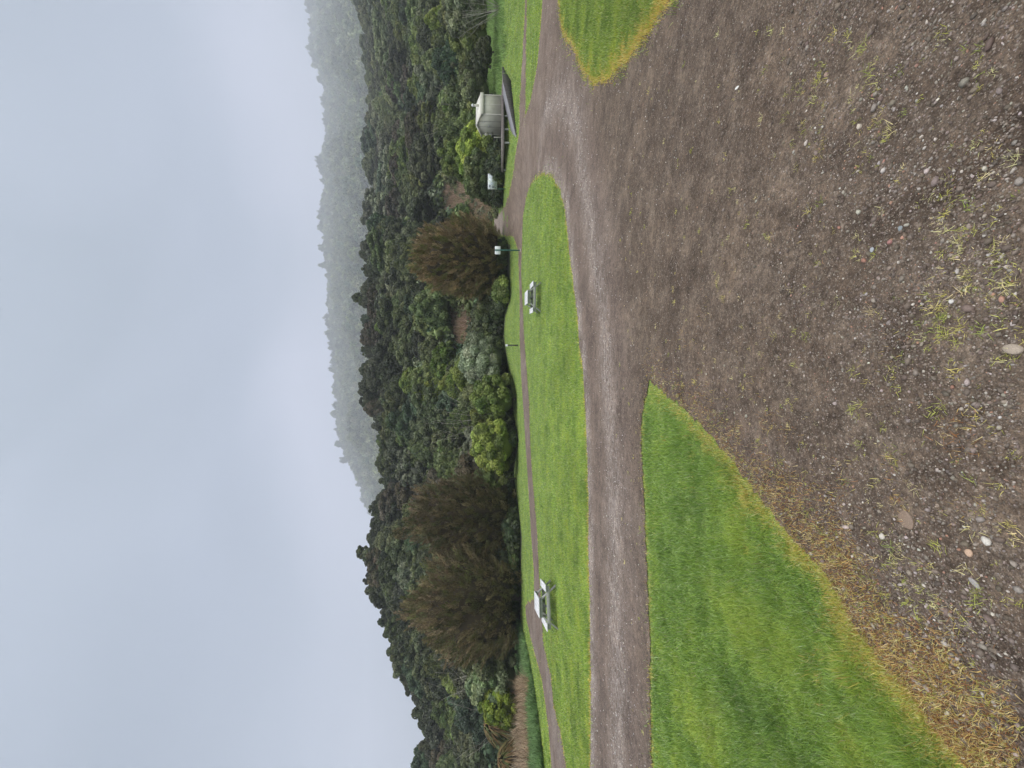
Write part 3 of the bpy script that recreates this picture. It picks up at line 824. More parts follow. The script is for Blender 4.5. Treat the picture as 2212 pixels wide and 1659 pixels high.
def plume_tree(yc, half, xtop, depth, label, group, base_h=.02, cols=None, nplume=1150, seedtone=1.0, lean=0):
    """fine feathery upswept brown foliage"""
    X, Y, _ = at_depth(1065, yc, depth)
    z0 = float(zt(X, Y)); hh = at_depth(xtop, yc, depth)[2] - z0
    rx = half / F * depth; rz = hh * .62; cz = hh - rz * 1.0
    root = empty('feathery_tree', (X, Y, z0 - .05), 0, label, 'tree', group)
    d = fib(int(nplume * 1.25)); d += R.normal(0, .06, d.shape); d /= np.linalg.norm(d, axis=1)[:, None]
    zl = (hh * base_h - cz) / rz
    lob = 1 + .13 * np.sin(d @ np.array([3.1, 2.2, 1.3]) * 1.7 + 2) + .08 * np.sin(d @ np.array([-5, 4, 6.]) + 1) + .07 * np.sin(d @ np.array([9, -7, 8.]))
    d = d[d[:, 2] > zl]; lob = 1 + .10 * np.sin(d @ np.array([3.1, 2.2, 1.3]) * 1.7 + 2 + yc) + .09 * np.sin(d @ np.array([-6, 5, 7.]) + 1 + yc) + .06 * np.sin(d @ np.array([12, -9, 10.]))
    n = len(d)
    layer = R.choice([1.0, .9, .78], n, p=[.6, .25, .15])
    base = d * np.array([rx, rx, rz]) * (.88 * lob * layer)[:, None]
    taper = 1 - .12 * ss(-.2, -.8, d[:, 2])
    base[:, :2] *= taper[:, None]
    out = d * np.array([1, 1, .8]) * .8 + np.array([0, 0, .80]) + R.normal(0, .20, (n, 3)); out /= np.linalg.norm(out, axis=1)[:, None]
    Lp = R.uniform(.7, 1.35, n) * rx / 4.6
    nl = 80
    u = np.linspace(.0, 1, nl)
    side = np.cross(out, R.normal(0, 1, (n, 3))); side /= np.linalg.norm(side, axis=1)[:, None]
    side2 = np.cross(out, side)
    droop = R.uniform(-.12, .30, n)
    P = base[:, None] + out[:, None] * (Lp[:, None] * u)[..., None] + np.array([0, 0, -1]) * (droop[:, None] * Lp[:, None] * u ** 2)[..., None]
    th = R.uniform(0, 6.283, (n, nl)); wd = .27 * (1 - u * .8) * (.35 + .65 * np.sin(np.pi * np.clip(u + .15, 0, 1))) * R.uniform(.2, 1.15, (n, nl))
    offd = np.cos(th)[..., None] * side[:, None] + np.sin(th)[..., None] * side2[:, None]
    P = P + offd * wd[..., None]
    dirn = out[:, None] * 1.0 + offd * .38 + R.normal(0, .12, offd.shape); dirn /= np.linalg.norm(dirn, axis=2)[..., None]
    P = P.reshape(-1, 3); dirn = dirn.reshape(-1, 3)
    m = len(P)
    wv = np.cross(dirn, R.normal(0, 1, (m, 3))); wv /= np.linalg.norm(wv, axis=1)[:, None]
    ll = R.uniform(.14, .36, m)[:, None]; ww = R.uniform(.016, .034, m)[:, None]
    V = np.stack([P - wv * ww / 2, P + dirn * ll * .5 - wv * ww, P + dirn * ll, P + dirn * ll * .5 + wv * ww], 1).reshape(-1, 3)
    Qd = np.arange(m * 4).reshape(m, 4)
    cols = cols or ([(.135, .085, .050), (.105, .072, .040), (.165, .11, .070), (.085, .075, .030)], [4, 3, 2, 3])
    tone = pal(cols[0], cols[1], n)
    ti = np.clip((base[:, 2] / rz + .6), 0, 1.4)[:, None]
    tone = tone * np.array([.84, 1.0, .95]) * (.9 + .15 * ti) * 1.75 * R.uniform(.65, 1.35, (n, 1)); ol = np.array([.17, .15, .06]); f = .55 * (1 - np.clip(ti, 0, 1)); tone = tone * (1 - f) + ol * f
    colr = np.repeat((tone[:, None] * R.uniform(.65, 1.4, (n, nl, 1))).reshape(-1, 3), 4, axis=0)
    V[:, 2] += cz
    iv, ifc = ICO3
    lc = 1 + .10 * np.sin(iv @ np.array([3.1, 2.2, 1.3]) * 1.7 + 2 + yc)
    cv = iv * np.array([rx, rx, rz]) * (.76 * lc)[:, None]; cv[:, 2] = np.maximum(cv[:, 2], (zl + .12) * rz) + cz
    n0 = len(V)
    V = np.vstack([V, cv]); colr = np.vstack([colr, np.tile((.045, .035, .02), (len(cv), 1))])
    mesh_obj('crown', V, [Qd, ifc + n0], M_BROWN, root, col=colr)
    trunk('trunk', hh * .7, .22, root, M_BARK, 8, .5)
    return root

GF = 'big feathery brown trees along the lawn'
plume_tree(1293, 100, 888, 36.5, 'broad brown feathery tree, leftmost of the three, behind the left picnic table', GF)
plume_tree(1118, 80, 874, 41, 'tallest brown feathery tree, middle of the three, touching the leftmost one', GF, cols=([(.115, .075, .045), (.09, .065, .036), (.14, .095, .06), (.07, .062, .03)], [4, 3, 2, 3]), base_h=.02)
plume_tree(560, 79, 889, 43, 'rusty brown feathery tree standing alone behind the green sign post', GF, cols=([(.165, .10, .055), (.13, .082, .042), (.20, .125, .075), (.10, .085, .03)], [4, 3, 2, 3]), base_h=.02)

front_tree('lawn_shrub', 1410, 62, 985, 37, 'olive', 'dark olive shrub at the left foot of the leftmost brown tree', 'shrub', lumps=80)
front_tree('lawn_shrub', 1470, 62, 1000, 36, 'greygreen', 'grey green shrub behind the bank of tall blue green grass', 'shrub', lumps=80)
front_tree('lawn_shrub', 1525, 40, 1030, 34, 'yellow', 'olive yellow shrub next to the brown spiky fern', 'shrub', lumps=60, size=.14)
front_tree('lawn_shrub', 1222, 38, 1030, 38.5, 'dark', 'low dark shrub filling the gap under the two touching brown trees', 'shrub', lumps=50)
front_tree('pine_shrub', 1034, 30, 1022, 43, 'olive', 'bushy shrub on bare trunks right of the tallest brown tree', 'shrub', lumps=50, lift=.22, low=-.5, lr=.8, asp=3, size=.13)
front_tree('round_bush', 962, 61, 1008, 41, 'yellow', 'dense round yellow green bush, brightest at the lawn edge', 'bush', lumps=120, lr=.5, size=.13, ncard=300, low=-.8)
front_tree('round_tree', 862, 50, 1012, 43, 'bright', 'round mid green tree between the yellow green bush and the grey green trees', 'tree', lumps=80, low=-.7)
front_tree('leafy_tree', 817, 48, 962, 50, 'bright', 'taller pale green topped tree behind the round mid green tree', 'tree', lumps=80, low=-.9)
front_tree('willow_tree', 776, 54, 992, 46, 'greygreen', 'grey green willow like tree beside the small bollard', 'tree', lumps=80, lr=.8, asp=3.2, size=.12, ncard=450)
front_tree('dark_bush', 690, 64, 1020, 47, 'dark', 'wide dark green bush behind the right picnic table', 'bush', lumps=120, lr=.5, size=.14, low=-.8)
front_tree('dark_bush', 652, 34, 1022, 50, 'bluegreen', 'smaller blue green bush between the dark bush and the rusty brown tree', 'bush', lumps=60)
front_tree('low_bush', 627, 22, 1064, 41, 'yellow', 'small low yellow green bush at the left foot of the rusty brown tree', 'bush', lumps=34, size=.12, lr=.9)
front_tree('spreading_bush', 326, 56, 984, 45, 'yellow', 'tall yellow green bush left of the toilet hut', 'bush', lumps=110, lr=.55, size=.14, low=-.8)
front_tree('spreading_bush', 385, 52, 990, 44, 'olive', 'rounded olive bush behind the map sign', 'bush', lumps=110, lr=.5, size=.14, low=-.8)
front_tree('spreading_bush', 350, 40, 984, 48, 'yellow', 'bright topped bush showing between the two bushes behind the map sign', 'bush', lumps=70, lr=.55, size=.14, low=-.8)
front_tree('hut_shrub', 262, 40, 985, 49, 'bright', 'green shrub directly behind the toilet hut', 'shrub', lumps=80)
front_tree('hut_shrub', 205, 44, 978, 48, 'olive', 'olive shrub right behind the roof of the toilet hut', 'shrub', lumps=80, dz=.6)
front_tree('hut_shrub', 145, 46, 990, 48, 'dark', 'dark shrub above the tip of the ramp', 'shrub', lumps=80, dz=.8)
front_tree('edge_shrub', 85, 45, 968, 46, 'olive', 'deep olive shrub over the green bank at the right', 'shrub', lumps=80, dz=.9)
front_tree('edge_shrub', 25, 45, 955, 44, 'greygreen', 'pale grey green shrub with bare twigs at the far right edge', 'shrub', lumps=80, dz=1.0, gap=.15, lr=.8)
front_tree('edge_shrub', -45, 50, 950, 44, 'olive', 'shrub just past the right edge', 'shrub', lumps=70, dz=1.0)
front_tree('edge_shrub', 112, 22, 1022, 42, 'dark', 'small blackish shrub low at the right beside the green bank', 'shrub', lumps=40, dz=.8)

# ------------------------------------------------------------------ wooded slope
def in_px(px, py, boxes):
    k = np.zeros(np.shape(px), bool)
    w1 = 13 * sinnoise(px, py, 55, 91); w2 = 17 * sinnoise(px, py, 62, 92); px = px + w1; py = py + w2
    for x0, x1, y0, y1 in boxes: k |= (px > x0) & (px < x1) & (py > y0) & (py < y1)
    return k
BRACKEN = [(955, 1062, 372, 470), (985, 1030, 628, 756), (930, 960, 200, 245)]
BANK = [(1008, 1066, 430, 514), (1050, 1090, -80, 200)]

def make_proto(palname, shape, rx, hh, lumps, lr, gap=0, asp=1.6, size=.25, ncard=110, tmat=None, clear=.18):
    root = empty('wood_tree', (0, 0, 0), 0, 'tree', 'tree')
    low = -.55; rz = hh * (1 - clear) / (1 - low); cz = hh - rz
    cols, w = PAL[palname]
    V, Q, T, col = crown_arrays(rx * .88, rz * .88, lumps, lr, ncard, size, cols, w, shape, gap, asp, zlow=low)
    V[:, 2] += cz; col = col * .80
    mesh_obj('crown', V, [Q, T], M_LEAF, root, col=col)
    trunk('trunk', cz + .2 * rz, .22, root, tmat or M_BARK, 5, .45)
    root['pal_'] = 0; del root['pal_']
    ARR.append((V, Q, T, col))
    return root
ARR = []
KINDS = [
    ('dark', 'round', 'dark green broad crowned tree'), ('dark', 'flat', 'blackish green flat topped tree'),
    ('olive', 'round', 'olive green dome shaped tree'), ('olive', 'cone', 'olive green peaked tree'),
    ('bright', 'round', 'fresh green leafy tree'), ('bright', 'cone', 'fresh green pointed tree'),
    ('greygreen', 'round', 'pale grey green open tree'), ('brownish', 'round', 'brown tinged tree'),
    ('bluegreen', 'round', 'deep blue green tree'), ('olive', 'flat', 'olive spreading tree')]
protos = []
for i, (p, s, lab) in enumerate(KINDS):
    for v in range(2):
        protos.append((i, make_proto(p, s, 4.3 + .3 * v, 8.6, 85 + 20 * v, .74 - .08 * v, gap=.22 if p == 'greygreen' else .0, ncard=240, tmat=M_PALEBARK if p == 'greygreen' else None)))

# candidate positions: a jittered lattice in (bearing, log distance), spaced about as the crowns are
cand = []
dl_ = .086
for li, lg in enumerate(np.arange(math.log(50), math.log(290), dl_ * .72)):
    for tt in np.arange(-1.12, 1.14, dl_ * 1.08):
        t = tt + R.uniform(-.42, .42) * dl_ + (li % 2) * dl_ * .5
        Y = math.exp(lg + R.uniform(-.35, .35) * dl_)
        d1 = np.interp(t, TM, MID[::-1, 2])
        if Y > d1 * (1.03 if t > .43 else .93): continue
        cand.append((t * Y, Y, t, d1))
cand = np.array(cand)
cz_ = zt(cand[:, 0], cand[:, 1])
tx, ty = project(cand[:, 0], cand[:, 1], cz_ + 4.5)
keep = ~in_px(tx, ty, BRACKEN + BANK) & (ty > -75) & (ty < 1735)
# keep the view of the road's end and of the bank free
for hh_ in (1.5, 3.5, 6.0):
    qx, qy = project(cand[:, 0], cand[:, 1], cz_ + hh_); keep &= ~in_px(qx, qy, [(938, 1066, 352, 478), (975, 1040, 618, 768)])
keep &= ~((cand[:, 1] < 62) & in_px(tx, ty, [(900, 1200, 425, 520), (900, 1200, -80, 205)]))
cand, cz_ = cand[keep], cz_[keep]
order = np.argsort(cand[:, 1])
cand, cz_ = cand[order], cz_[order]
NIND = 236
def col_name(y):
    for lim, nm in ((130, 'at the far right'), (300, 'above the toilet hut'), (430, 'above the map sign'), (505, 'above the far end of the road'), (640, 'above the rusty brown tree'),
                    (750, 'above the wide dark bush'), (850, 'above the bollard'), (1010, 'above the round yellow green bush'), (1190, 'above the tallest brown tree'),
                    (1400, 'above the leftmost brown tree'), (1530, 'above the bank of tall grass')):
        if y < lim: return nm
    return 'at the far left'
rest = []
crest = []
for yy in np.arange(445, 1730, 36):
    y_ = yy + R.uniform(-9, 9); t = (CY - y_) / F; d1 = float(np.interp(t, TM, MID[::-1, 2])); Y = d1 * R.uniform(.95, 1.0); X = t * Y
    z = float(zt(X, Y)); topz = float(at_depth(np.interp(y_, MID[:, 0], MID[:, 1]) + R.uniform(-4, 9), y_, Y)[2])
    crest.append((X, Y, z, max(topz - z, 4.5), y_))
for X, Y, z, hh, y_ in crest:
    ki = R.choice(10, p=np.array([6, 5, 2, .6, .2, .1, .5, 1.0, 1.5, 1.5]) / 18.4)
    w = hh / 9.5 * R.uniform(.85, 1.15); lab = KINDS[ki][2] + ' on the skyline ' + col_name(y_)
    copy_tree(protos[ki * 2 + R.integers(0, 2)][1], (X, Y, z - .3), R.uniform(0, 6.28), (w, w, (hh + .3) / 8.3), lab, lab.replace('tree on', 'trees on'))
for k, (X, Y, t, d1) in enumerate(cand):
    upf = (Y - 49) / (d1 - 49)
    scl = Y / 105.0
    h = 8.3 * np.clip(.62 + .38 * scl, .55, 1.25) * R.uniform(.82, 1.22)
    w = np.clip(scl, .55, 1.35) * R.uniform(1.0, 1.48)
    px, py = project(X, Y, cz_[k] + h)
    # species by place: dark on the crest, fresh greens near the foot, greyer to the right
    if upf > .72 and t < .40: wt = [5, 4, 2, 1, .3, .3, 1.0, 1.0, 1.5, 1.5]
    elif upf > .35: wt = [3, 1.5, 4, 1.5, 2, 1, .8, .8, 1.5, 2]
    else: wt = [1.0, .5, 3, 2, 4, 2, 1.2, .4, 1.5, 1.5]
    if t > .4: wt = [1.5, .5, 4, 2, 3.5, 2, 1.6, .8, 1, 1.5]
    ki = R.choice(10, p=np.array(wt, float) / sum(wt))
    pr = protos[ki * 2 + R.integers(0, 2)][1]
    if k >= NIND:
        rest.append((X, Y, cz_[k] - .4, h / 8.6, w, ki * 2 + R.integers(0, 2))); continue
    row = ('high on the slope' if upf > .5 else ('halfway up the slope' if upf > .22 else 'low on the slope'))
    lab = KINDS[ki][2] + ' ' + row + ' ' + col_name(py)
    copy_tree(pr, (X, Y, cz_[k] - .4), R.uniform(0, 6.28), (w, w, h / 8.6), lab, KINDS[ki][2] + 's ' + row + ' ' + col_name(py))

# emergent open-crowned trees that break the skyline
SKY = [(1190, 762, 24, 'leggy tree standing proud of the skyline above the leftmost brown trees'), (650, 752, 20, 'lone tree head standing proud of the skyline above the right picnic table'),
       (1245, 783, 26, 'open branched tree on the skyline left of the leggy one'), (868, 772, 18, 'small ragged tree on the skyline above the round mid green tree'),
       (758, 776, 20, 'ragged dark tree on the skyline above the bollard'), (545, 776, 34, 'wide dark tree on the skyline behind the rusty brown tree'),
       (1330, 818, 28, 'twiggy tree where the skyline steps down to the left'), (1100, 796, 22, 'dark tree at the right end of the left skyline')]
for yc, xt, half, lab in SKY:
    d1 = float(np.interp((CY - yc) / F, TM, MID[::-1, 2])) * .985
    front_tree('skyline_tree', yc, half * .8, xt, d1, 'dark', lab, 'tree', lumps=44, lr=.62, ncard=170, size=.26, low=-.45, lift=.30, gap=.15)

for _, p in protos:                                   # the models themselves are not part of the place
    pass

# far crowns merged into one mass (beyond the first 285 trees) and the hazy ridge
def batch(protoarr, X, Y, Z, sc, hz, pick, rot):
    Vs, Qs, Ts, Cs = [], [], [], []; n0 = 0
    for j, (V, Q, T, C) in enumerate(protoarr):
        k = np.where(pick == j)[0]
        if not len(k): continue
        ca, sa = np.cos(rot[k])[:, None], np.sin(rot[k])[:, None]
        x = (V[None, :, 0] * ca - V[None, :, 1] * sa) * sc[k][:, None] + X[k][:, None]
        y = (V[None, :, 0] * sa + V[None, :, 1] * ca) * sc[k][:, None] + Y[k][:, None]
        z = V[None, :, 2] * hz[k][:, None] + Z[k][:, None]
        Vs.append(np.stack([x, y, z], -1).reshape(-1, 3))
        off = (np.arange(len(k)) * len(V))[:, None, None] + n0
        Qs.append((Q[None] + off).reshape(-1, 4)); Ts.append((T[None] + off).reshape(-1, 3))
        tn = R.uniform(.75, 1.25, (len(k), 1, 1)) * R.uniform(.93, 1.07, (len(k), 1, 3))
        Cs.append((C[None] * tn).reshape(-1, 3))
        n0 += len(k) * len(V)
    return np.concatenate(Vs), np.concatenate(Qs), np.concatenate(Ts), np.concatenate(Cs)

lowp = []
for p, s in (('olive', 'round'), ('dark', 'round'), ('bright', 'round'), ('olive', 'cone'), ('greygreen', 'round'), ('dark', 'cone'), ('bluegreen', 'round')):
    V, Q, T, C = crown_arrays(.85, .85, 13, .36, 15, .19, PAL[p][0], PAL[p][1], s, zlow=-.6, lean=True)
    V[:, 2] += .75; lowp.append((V, Q, T, C))
def scatter(name, n, tr, yr, size, tall, label, weights, seedfilter=None):
    # uniform over ground area
    Y = np.sqrt(R.uniform(yr[0] ** 2, yr[1] ** 2, n)); t = R.uniform(*tr, n); X = t * Y
    k = np.ones(n, bool) if seedfilter is None else seedfilter(X, Y, t)
    X, Y = X[k], Y[k]; n = len(X)
    Z = zt(X, Y) - .5
    s = R.uniform(*size, n); h = s * R.uniform(*tall, n)
    V, Q, T, C = batch(lowp, X, Y, Z, s, h, R.choice(len(lowp), n, p=np.array(weights) / sum(weights)), R.uniform(0, 6.28, n))
    return tag(mesh_obj(name, V, [Q, T], M_LEAF, col=C), label, 'forest', kind='stuff')
MIDX = lambda t: np.interp(t, TM, MID[::-1, 2])
# undergrowth closing the canopy of the near hill
def fnear(X, Y, t):
    z = zt(X, Y); px, py = project(X, Y, z + .8)
    return (Y > np.where(t > .35, 58, 50)) & (Y < MIDX(t)) & ~in_px(px, py, BRACKEN + BANK)
scatter('undergrowth', 3200, (-1.15, 1.15), (50, 128), (1.1, 2.3), (.8, 1.3), 'low scrub between the trees of the near slope', [4, 2, 3, 1, 1, 0, 2], fnear)
def fbr(X, Y, t):
    px, py = project(X, Y, zt(X, Y) + .4)
    return in_px(px, py, [(950, 1062, 366, 476), (984, 1032, 625, 758)]) & (sinnoise(X, Y, 4, 87) > .05)
scatter('bracken_scrub', 5200, (-.1, .62), (50, 110), (.35, .9), (.7, 1.2), 'small green bushes coming up through the dead bracken', [4, 1, 4, 1, 2, 0, 2], fbr)
# right-hand slope from 120 m to the crest, beyond the individually built trees
YL = cand[NIND - 1, 1] if len(cand) > NIND else 300
print('individual trees reach', YL, 'candidates', len(cand), 'rest', len(rest))
if rest:
    rr = np.array(rest, float)
    V, Q, T, C = batch(ARR, rr[:, 0], rr[:, 1], rr[:, 2], rr[:, 4], rr[:, 3], rr[:, 5].astype(int), R.uniform(0, 6.28, len(rr)))
    tag(mesh_obj('slope_forest', V, [Q, T], M_LEAF, col=C), 'farther trees merging into one canopy on the right hand slope', 'forest', kind='stuff')
scatter('slope_scrub', 2600, (.0, 1.2), (YL * .97, 300), (1.6, 3.6), (.8, 1.3), 'scrub under the farther trees of the right hand slope', [4, 3, 3, 1, 1, 0, 2], lambda X, Y, t: (Y < MIDX(t) * 1.05))
scatter('ridge_forest', 15000, (-.45, 1.15), (430, 1515), (6, 11), (.9, 1.5), 'forest on the ridge fading into low cloud', [4, 3, 2, 2, 2, 2, 1], lambda X, Y, t: Y > MIDX(t) * 1.2)
py = np.concatenate([R.uniform(522, 1350, 520), R.uniform(205, 425, 90), R.uniform(1350, 1700, 90)])
px = np.where(py > 1350, 1110, lawn_edge(py) - 2.0 - np.abs(R.normal(0, 3.5, len(py))))
k = ~((py > 200) & (py < 300)); px, py = px[k], py[k]
X, Y, Z = ground(px, py, far=True); Y = np.minimum(Y + R.uniform(.8, 3, len(Y)), 53); X = X * 1.0; n = len(X)
s_ = R.uniform(.5, 1.1, n)
V, Q, T, C = batch([crown_arrays(.85, .85, 20, .33, 60, .11, PAL[p][0], PAL[p][1], 'round', zlow=-.6, lean=True) for p in ('dark', 'olive', 'dark')], X, Y, zt(X, Y) + .4, s_, s_ * R.uniform(.8, 1.4, n), R.choice(3, n), R.uniform(0, 6.28, n))
tag(mesh_obj('edge_scrub', V, [Q, T], M_LEAF, col=C), 'dark low scrub in the shade where the lawn meets the trees', 'undergrowth', kind='stuff')
# ridge line: emergent crowns
n = 650; t = R.uniform(-.45, 1.15, n); Y = R.uniform(1440, 1520, n); X = t * Y
k = sinnoise(t * 40, t * 3, 3, 71) + R.normal(0, .5, n) > 0; X, Y = X[k], Y[k]; n = len(X)
s = R.uniform(5, 14, n)
V, Q, T, C = batch(lowp, X, Y, zt(X, Y) + R.uniform(0, 8, n), s, s * R.uniform(.9, 1.9, n), R.choice([1, 3, 5, 1], n), R.uniform(0, 6.28, n))
tag(mesh_obj('ridge_crowns', V, [Q, T], M_LEAF, col=C), 'taller crowns that make the ridge line ragged', 'forest', kind='stuff')

# the model trees become real trees of the slope
for j, (ki, p) in enumerate(protos):
    X = -58 + 5.6 * j * (1.05); Y = 0
    t = -1.0 + 2.0 * (j + .5) / len(protos); Y = 56 + 30 * ((j * 7) % 10) / 10
    if .35 < t < .62: Y = 110
    if .06 < t < .28: Y = 92
    X = t * Y
    z = float(zt(X, Y)); pxp, pyp = project(X, Y, z + 7)
    p.location = (X, Y, z - .4); p.rotation_euler = (0, 0, j)
    w = .62 + .3 * (Y - 56) / 30; p.scale = (w, w, w * 1.0)
    row = 'low on the slope' if Y < 66 else 'halfway up the slope'
    p['label'] = KINDS[ki][2] + ' ' + row + ' ' + col_name(float(pyp)); p['group'] = KINDS[ki][2] + 's ' + row + ' ' + col_name(float(pyp))
for r_ in [o for o in COL.objects if o.type == 'EMPTY' and o.name.startswith('wood_tree')]:
    pass

# dead bracken and tall grass banks
def bank_blades(name, boxes, n, L, cols, wts, label, cat, lean=.35, width=.02, far=True, clump=True):
    Xs, Ys = [], []
    for x0, x1, y0, y1 in boxes:
        m = int(n * (x1 - x0) * (y1 - y0) / sum((b[1] - b[0]) * (b[3] - b[2]) for b in boxes))
        qx, qy = R.uniform(x0 - 15, x1 + 15, m), R.uniform(y0 - 18, y1 + 18, m)
        kk = in_px(qx, qy, [(x0, x1, y0, y1)]); X, Y, Z = ground(qx[kk], qy[kk], far=True)
        ok = ~np.isnan(X) & (Y < 140); Xs.append(X[ok]); Ys.append(Y[ok])
    X = np.concatenate(Xs); Y = np.concatenate(Ys); P = np.column_stack([X, Y])
    ok = ~inside(P, GRAVEL) & ~inside(P, PATH); X, Y = X[ok], Y[ok]
    X = X + R.normal(0, .25, len(X)); Y = Y + R.normal(0, .4, len(X)); n = len(X)
    tn = (1 + .38 * sinnoise(X, Y, 3, 81) + .3 * sinnoise(X, Y, 1.1, 85))[:, None]
    return blades(name, X, Y, R.uniform(*L, n) * np.clip(1 + .4 * sinnoise(X, Y, 2.0, 82), .4, 1.5), np.full(n, width) * R.uniform(.6, 1.4, n), pal(cols, wts, n) * tn, label, cat, lean=lean, bend=.6, nseg=3)
bank_blades('dead_bracken', [(945, 1066, 366, 474), (980, 1034, 622, 760), (925, 962, 195, 250)], 60000, (.5, 1.3), [(.42, .29, .215), (.56, .42, .32), (.28, .18, .13), (.20, .21, .09)], [4, 3, 2.5, 1.6],
            'brown dead bracken on the open parts of the slope', 'bracken', lean=.7, width=.06)
bank_blades('bank_grass', [(1004, 1068, 428, 520), (1050, 1089, -80, 205)], 60000, (.25, .8), [(.20, .32, .085), (.27, .40, .13), (.14, .24, .06)], [3, 3, 2],
            'long bright green grass on the bank past the road and the hut', 'grass', lean=.6, width=.035)
# rank grass bank on the left
def left_bank(n, lo_edge, hi, x0, x1):
    py = R.uniform(1340, 1760, n); f = np.interp(py, [1340, 1410, 1497, 1659, 1760], [1125, 1142, 1158, 1178, 1190])
    px = R.uniform(0, 1, n) * (f - 1108) + 1108
    px = np.where(R.uniform(0, 1, n) < .4, f - np.abs(R.normal(0, 8, n)), px)
    X, Y, Z = ground(px, py); return X, Y, px, py, f
X, Y, px, py, f = left_bank(70000, 0, 0, 0, 0)
k = (px < f) & (Y < 47); X, Y, px, py = X[k], Y[k], px[k], py[k]; n = len(X)
straw = ((py > 1465) & (Y > 26 + 1.5 * sinnoise(X, Y, 6, 9)) & (Y < 44))
c = np.where(straw[:, None], pal([(.38, .28, .18), (.50, .40, .27), (.24, .17, .10)], [3, 2, 2], n), pal([(.14, .24, .085), (.20, .32, .12), (.10, .18, .06)], [3, 3, 2], n))
c = c * (1 + .45 * sinnoise(X, Y, 2.5, 83))[:, None]; tall = np.where(straw, R.uniform(.35, .9, n), R.uniform(.15, .42, n)) * np.clip(1 + .7 * sinnoise(X, Y, 1.3, 86), .4, 1.9)
blades('rank_grass', X, Y, tall * np.clip(1 + .5 * sinnoise(X, Y, 2.2, 84), .4, 1.6), R.uniform(.02, .05, n), c,
       'tall blue green and straw coloured grass bank at the left beyond the path', 'grass', lean=.5, bend=.7, nseg=3)

# brown spiky ferns at the far left
def spiky(yc, xc, half, depth, label, n=150, cols=((.15, .095, .045), (.11, .075, .035), (.085, .10, .035))):
    X, Y, Z = at_depth(xc, yc, depth); z0 = float(zt(X, Y)); r = half / F * depth
    root = empty('brown_fern', (X, Y, z0), 0, label, 'fern', None)
    hc = max(Z - z0, .3)
    th = R.uniform(0, 6.283, n); el = R.uniform(-.35, 1.3, n)
    V, Qs, Ts, C = [], [], [], []; n0 = 0
    for i in range(n):
        d = np.array([math.cos(th[i]) * math.cos(el[i]), math.sin(th[i]) * math.cos(el[i]), math.sin(el[i])])
        s = np.cross(d, (0, 0, 1)); s /= np.linalg.norm(s) + 1e-6
        u = np.linspace(0, 1, 9)[:, None]
        P = np.array([0, 0, hc]) + d * r * u + np.array([0, 0, -.65 * r]) * u ** 2.3
        w = (.042 * r * np.sin(np.pi * np.clip(u * .9 + .08, 0, 1)))
        A = P - s * w; B = P + s * w
        V.append(np.vstack([A, P + np.array([0, 0, .03]), B]))
        for k in range(8):
            Qs.append((n0 + k, n0 + k + 1, n0 + 9 + k + 1, n0 + 9 + k)); Qs.append((n0 + 9 + k, n0 + 9 + k + 1, n0 + 18 + k + 1, n0 + 18 + k))
        c = np.array(cols[R.integers(0, len(cols))]) * R.uniform(.7, 1.4); C.append(np.tile(c, (27, 1))); n0 += 27
    mesh_obj('fronds', np.vstack(V), [np.array(Qs)], M_BROWN, root, col=np.vstack(C))
    mb = MB(); mb.tube([(0, 0, -.1), (.05, 0, hc * .5), (0, 0, hc)], [.16, .13, .1], 9); mb.build('trunk', M_BARK, root, True)
spiky(1562, 1063, 46, 34, 'brown drooping tree fern at the left with long rust coloured fronds', 420)
spiky(1640, 1088, 34, 31, 'low rust and green fern clump in the left corner by the straw patch', 260)
spiky(1490, 1005, 14, 50, 'small brown fern head high between the left shrubs', 120)

# bare pale twigs in front of the wood
def twigs(yc, xc, half, depth, label, n=11, mat=M_PALEBARK):
    X, Y, Z = at_depth(xc, yc, depth); z0 = float(zt(X, Y)); r = half / F * depth
    root = empty('bare_bush', (X, Y, z0), 0, label, 'bush', None); mb = MB(); hc = Z - z0 + r
    for i in range(n):
        a = R.uniform(0, 6.283); d = np.array([math.cos(a) * R.uniform(.2, .7), math.sin(a) * R.uniform(.2, .7), 1.0])
        L = hc * R.uniform(.75, 1.15); u = np.linspace(0, 1, 6)[:, None]
        P = d * L * u + np.cumsum(R.normal(0, .05 * L, (6, 3)), axis=0) * .5; P[0] = 0
        mb.tube(P, np.linspace(.032, .010, 6), 5)
        for j in (2, 3, 4):
            q = P[j] + R.normal(0, .28, 3) * L * .5 + np.array([0, 0, .18 * L]); mb.tube([P[j], (P[j] + q) / 2 + R.normal(0, .03, 3), q], [.014, .010, .006], 4)
    mb.build('branches', mat, root, True)
twigs(1565, 1010, 30, 48, 'leafless pale grey bush above the brown tree fern')
twigs(15, 1015, 26, 41, 'bare pale twigs sticking out over the bank at the far right')
twigs(905, 985, 28, 52, 'bare grey brush behind the round yellow green bush')
twigs(240, 1000 - 40, 30, 58, 'bare grey branches on the slope above the toilet hut')
twigs(1440, 985, 22, 46, 'dead grey branches left of the leftmost brown tree')

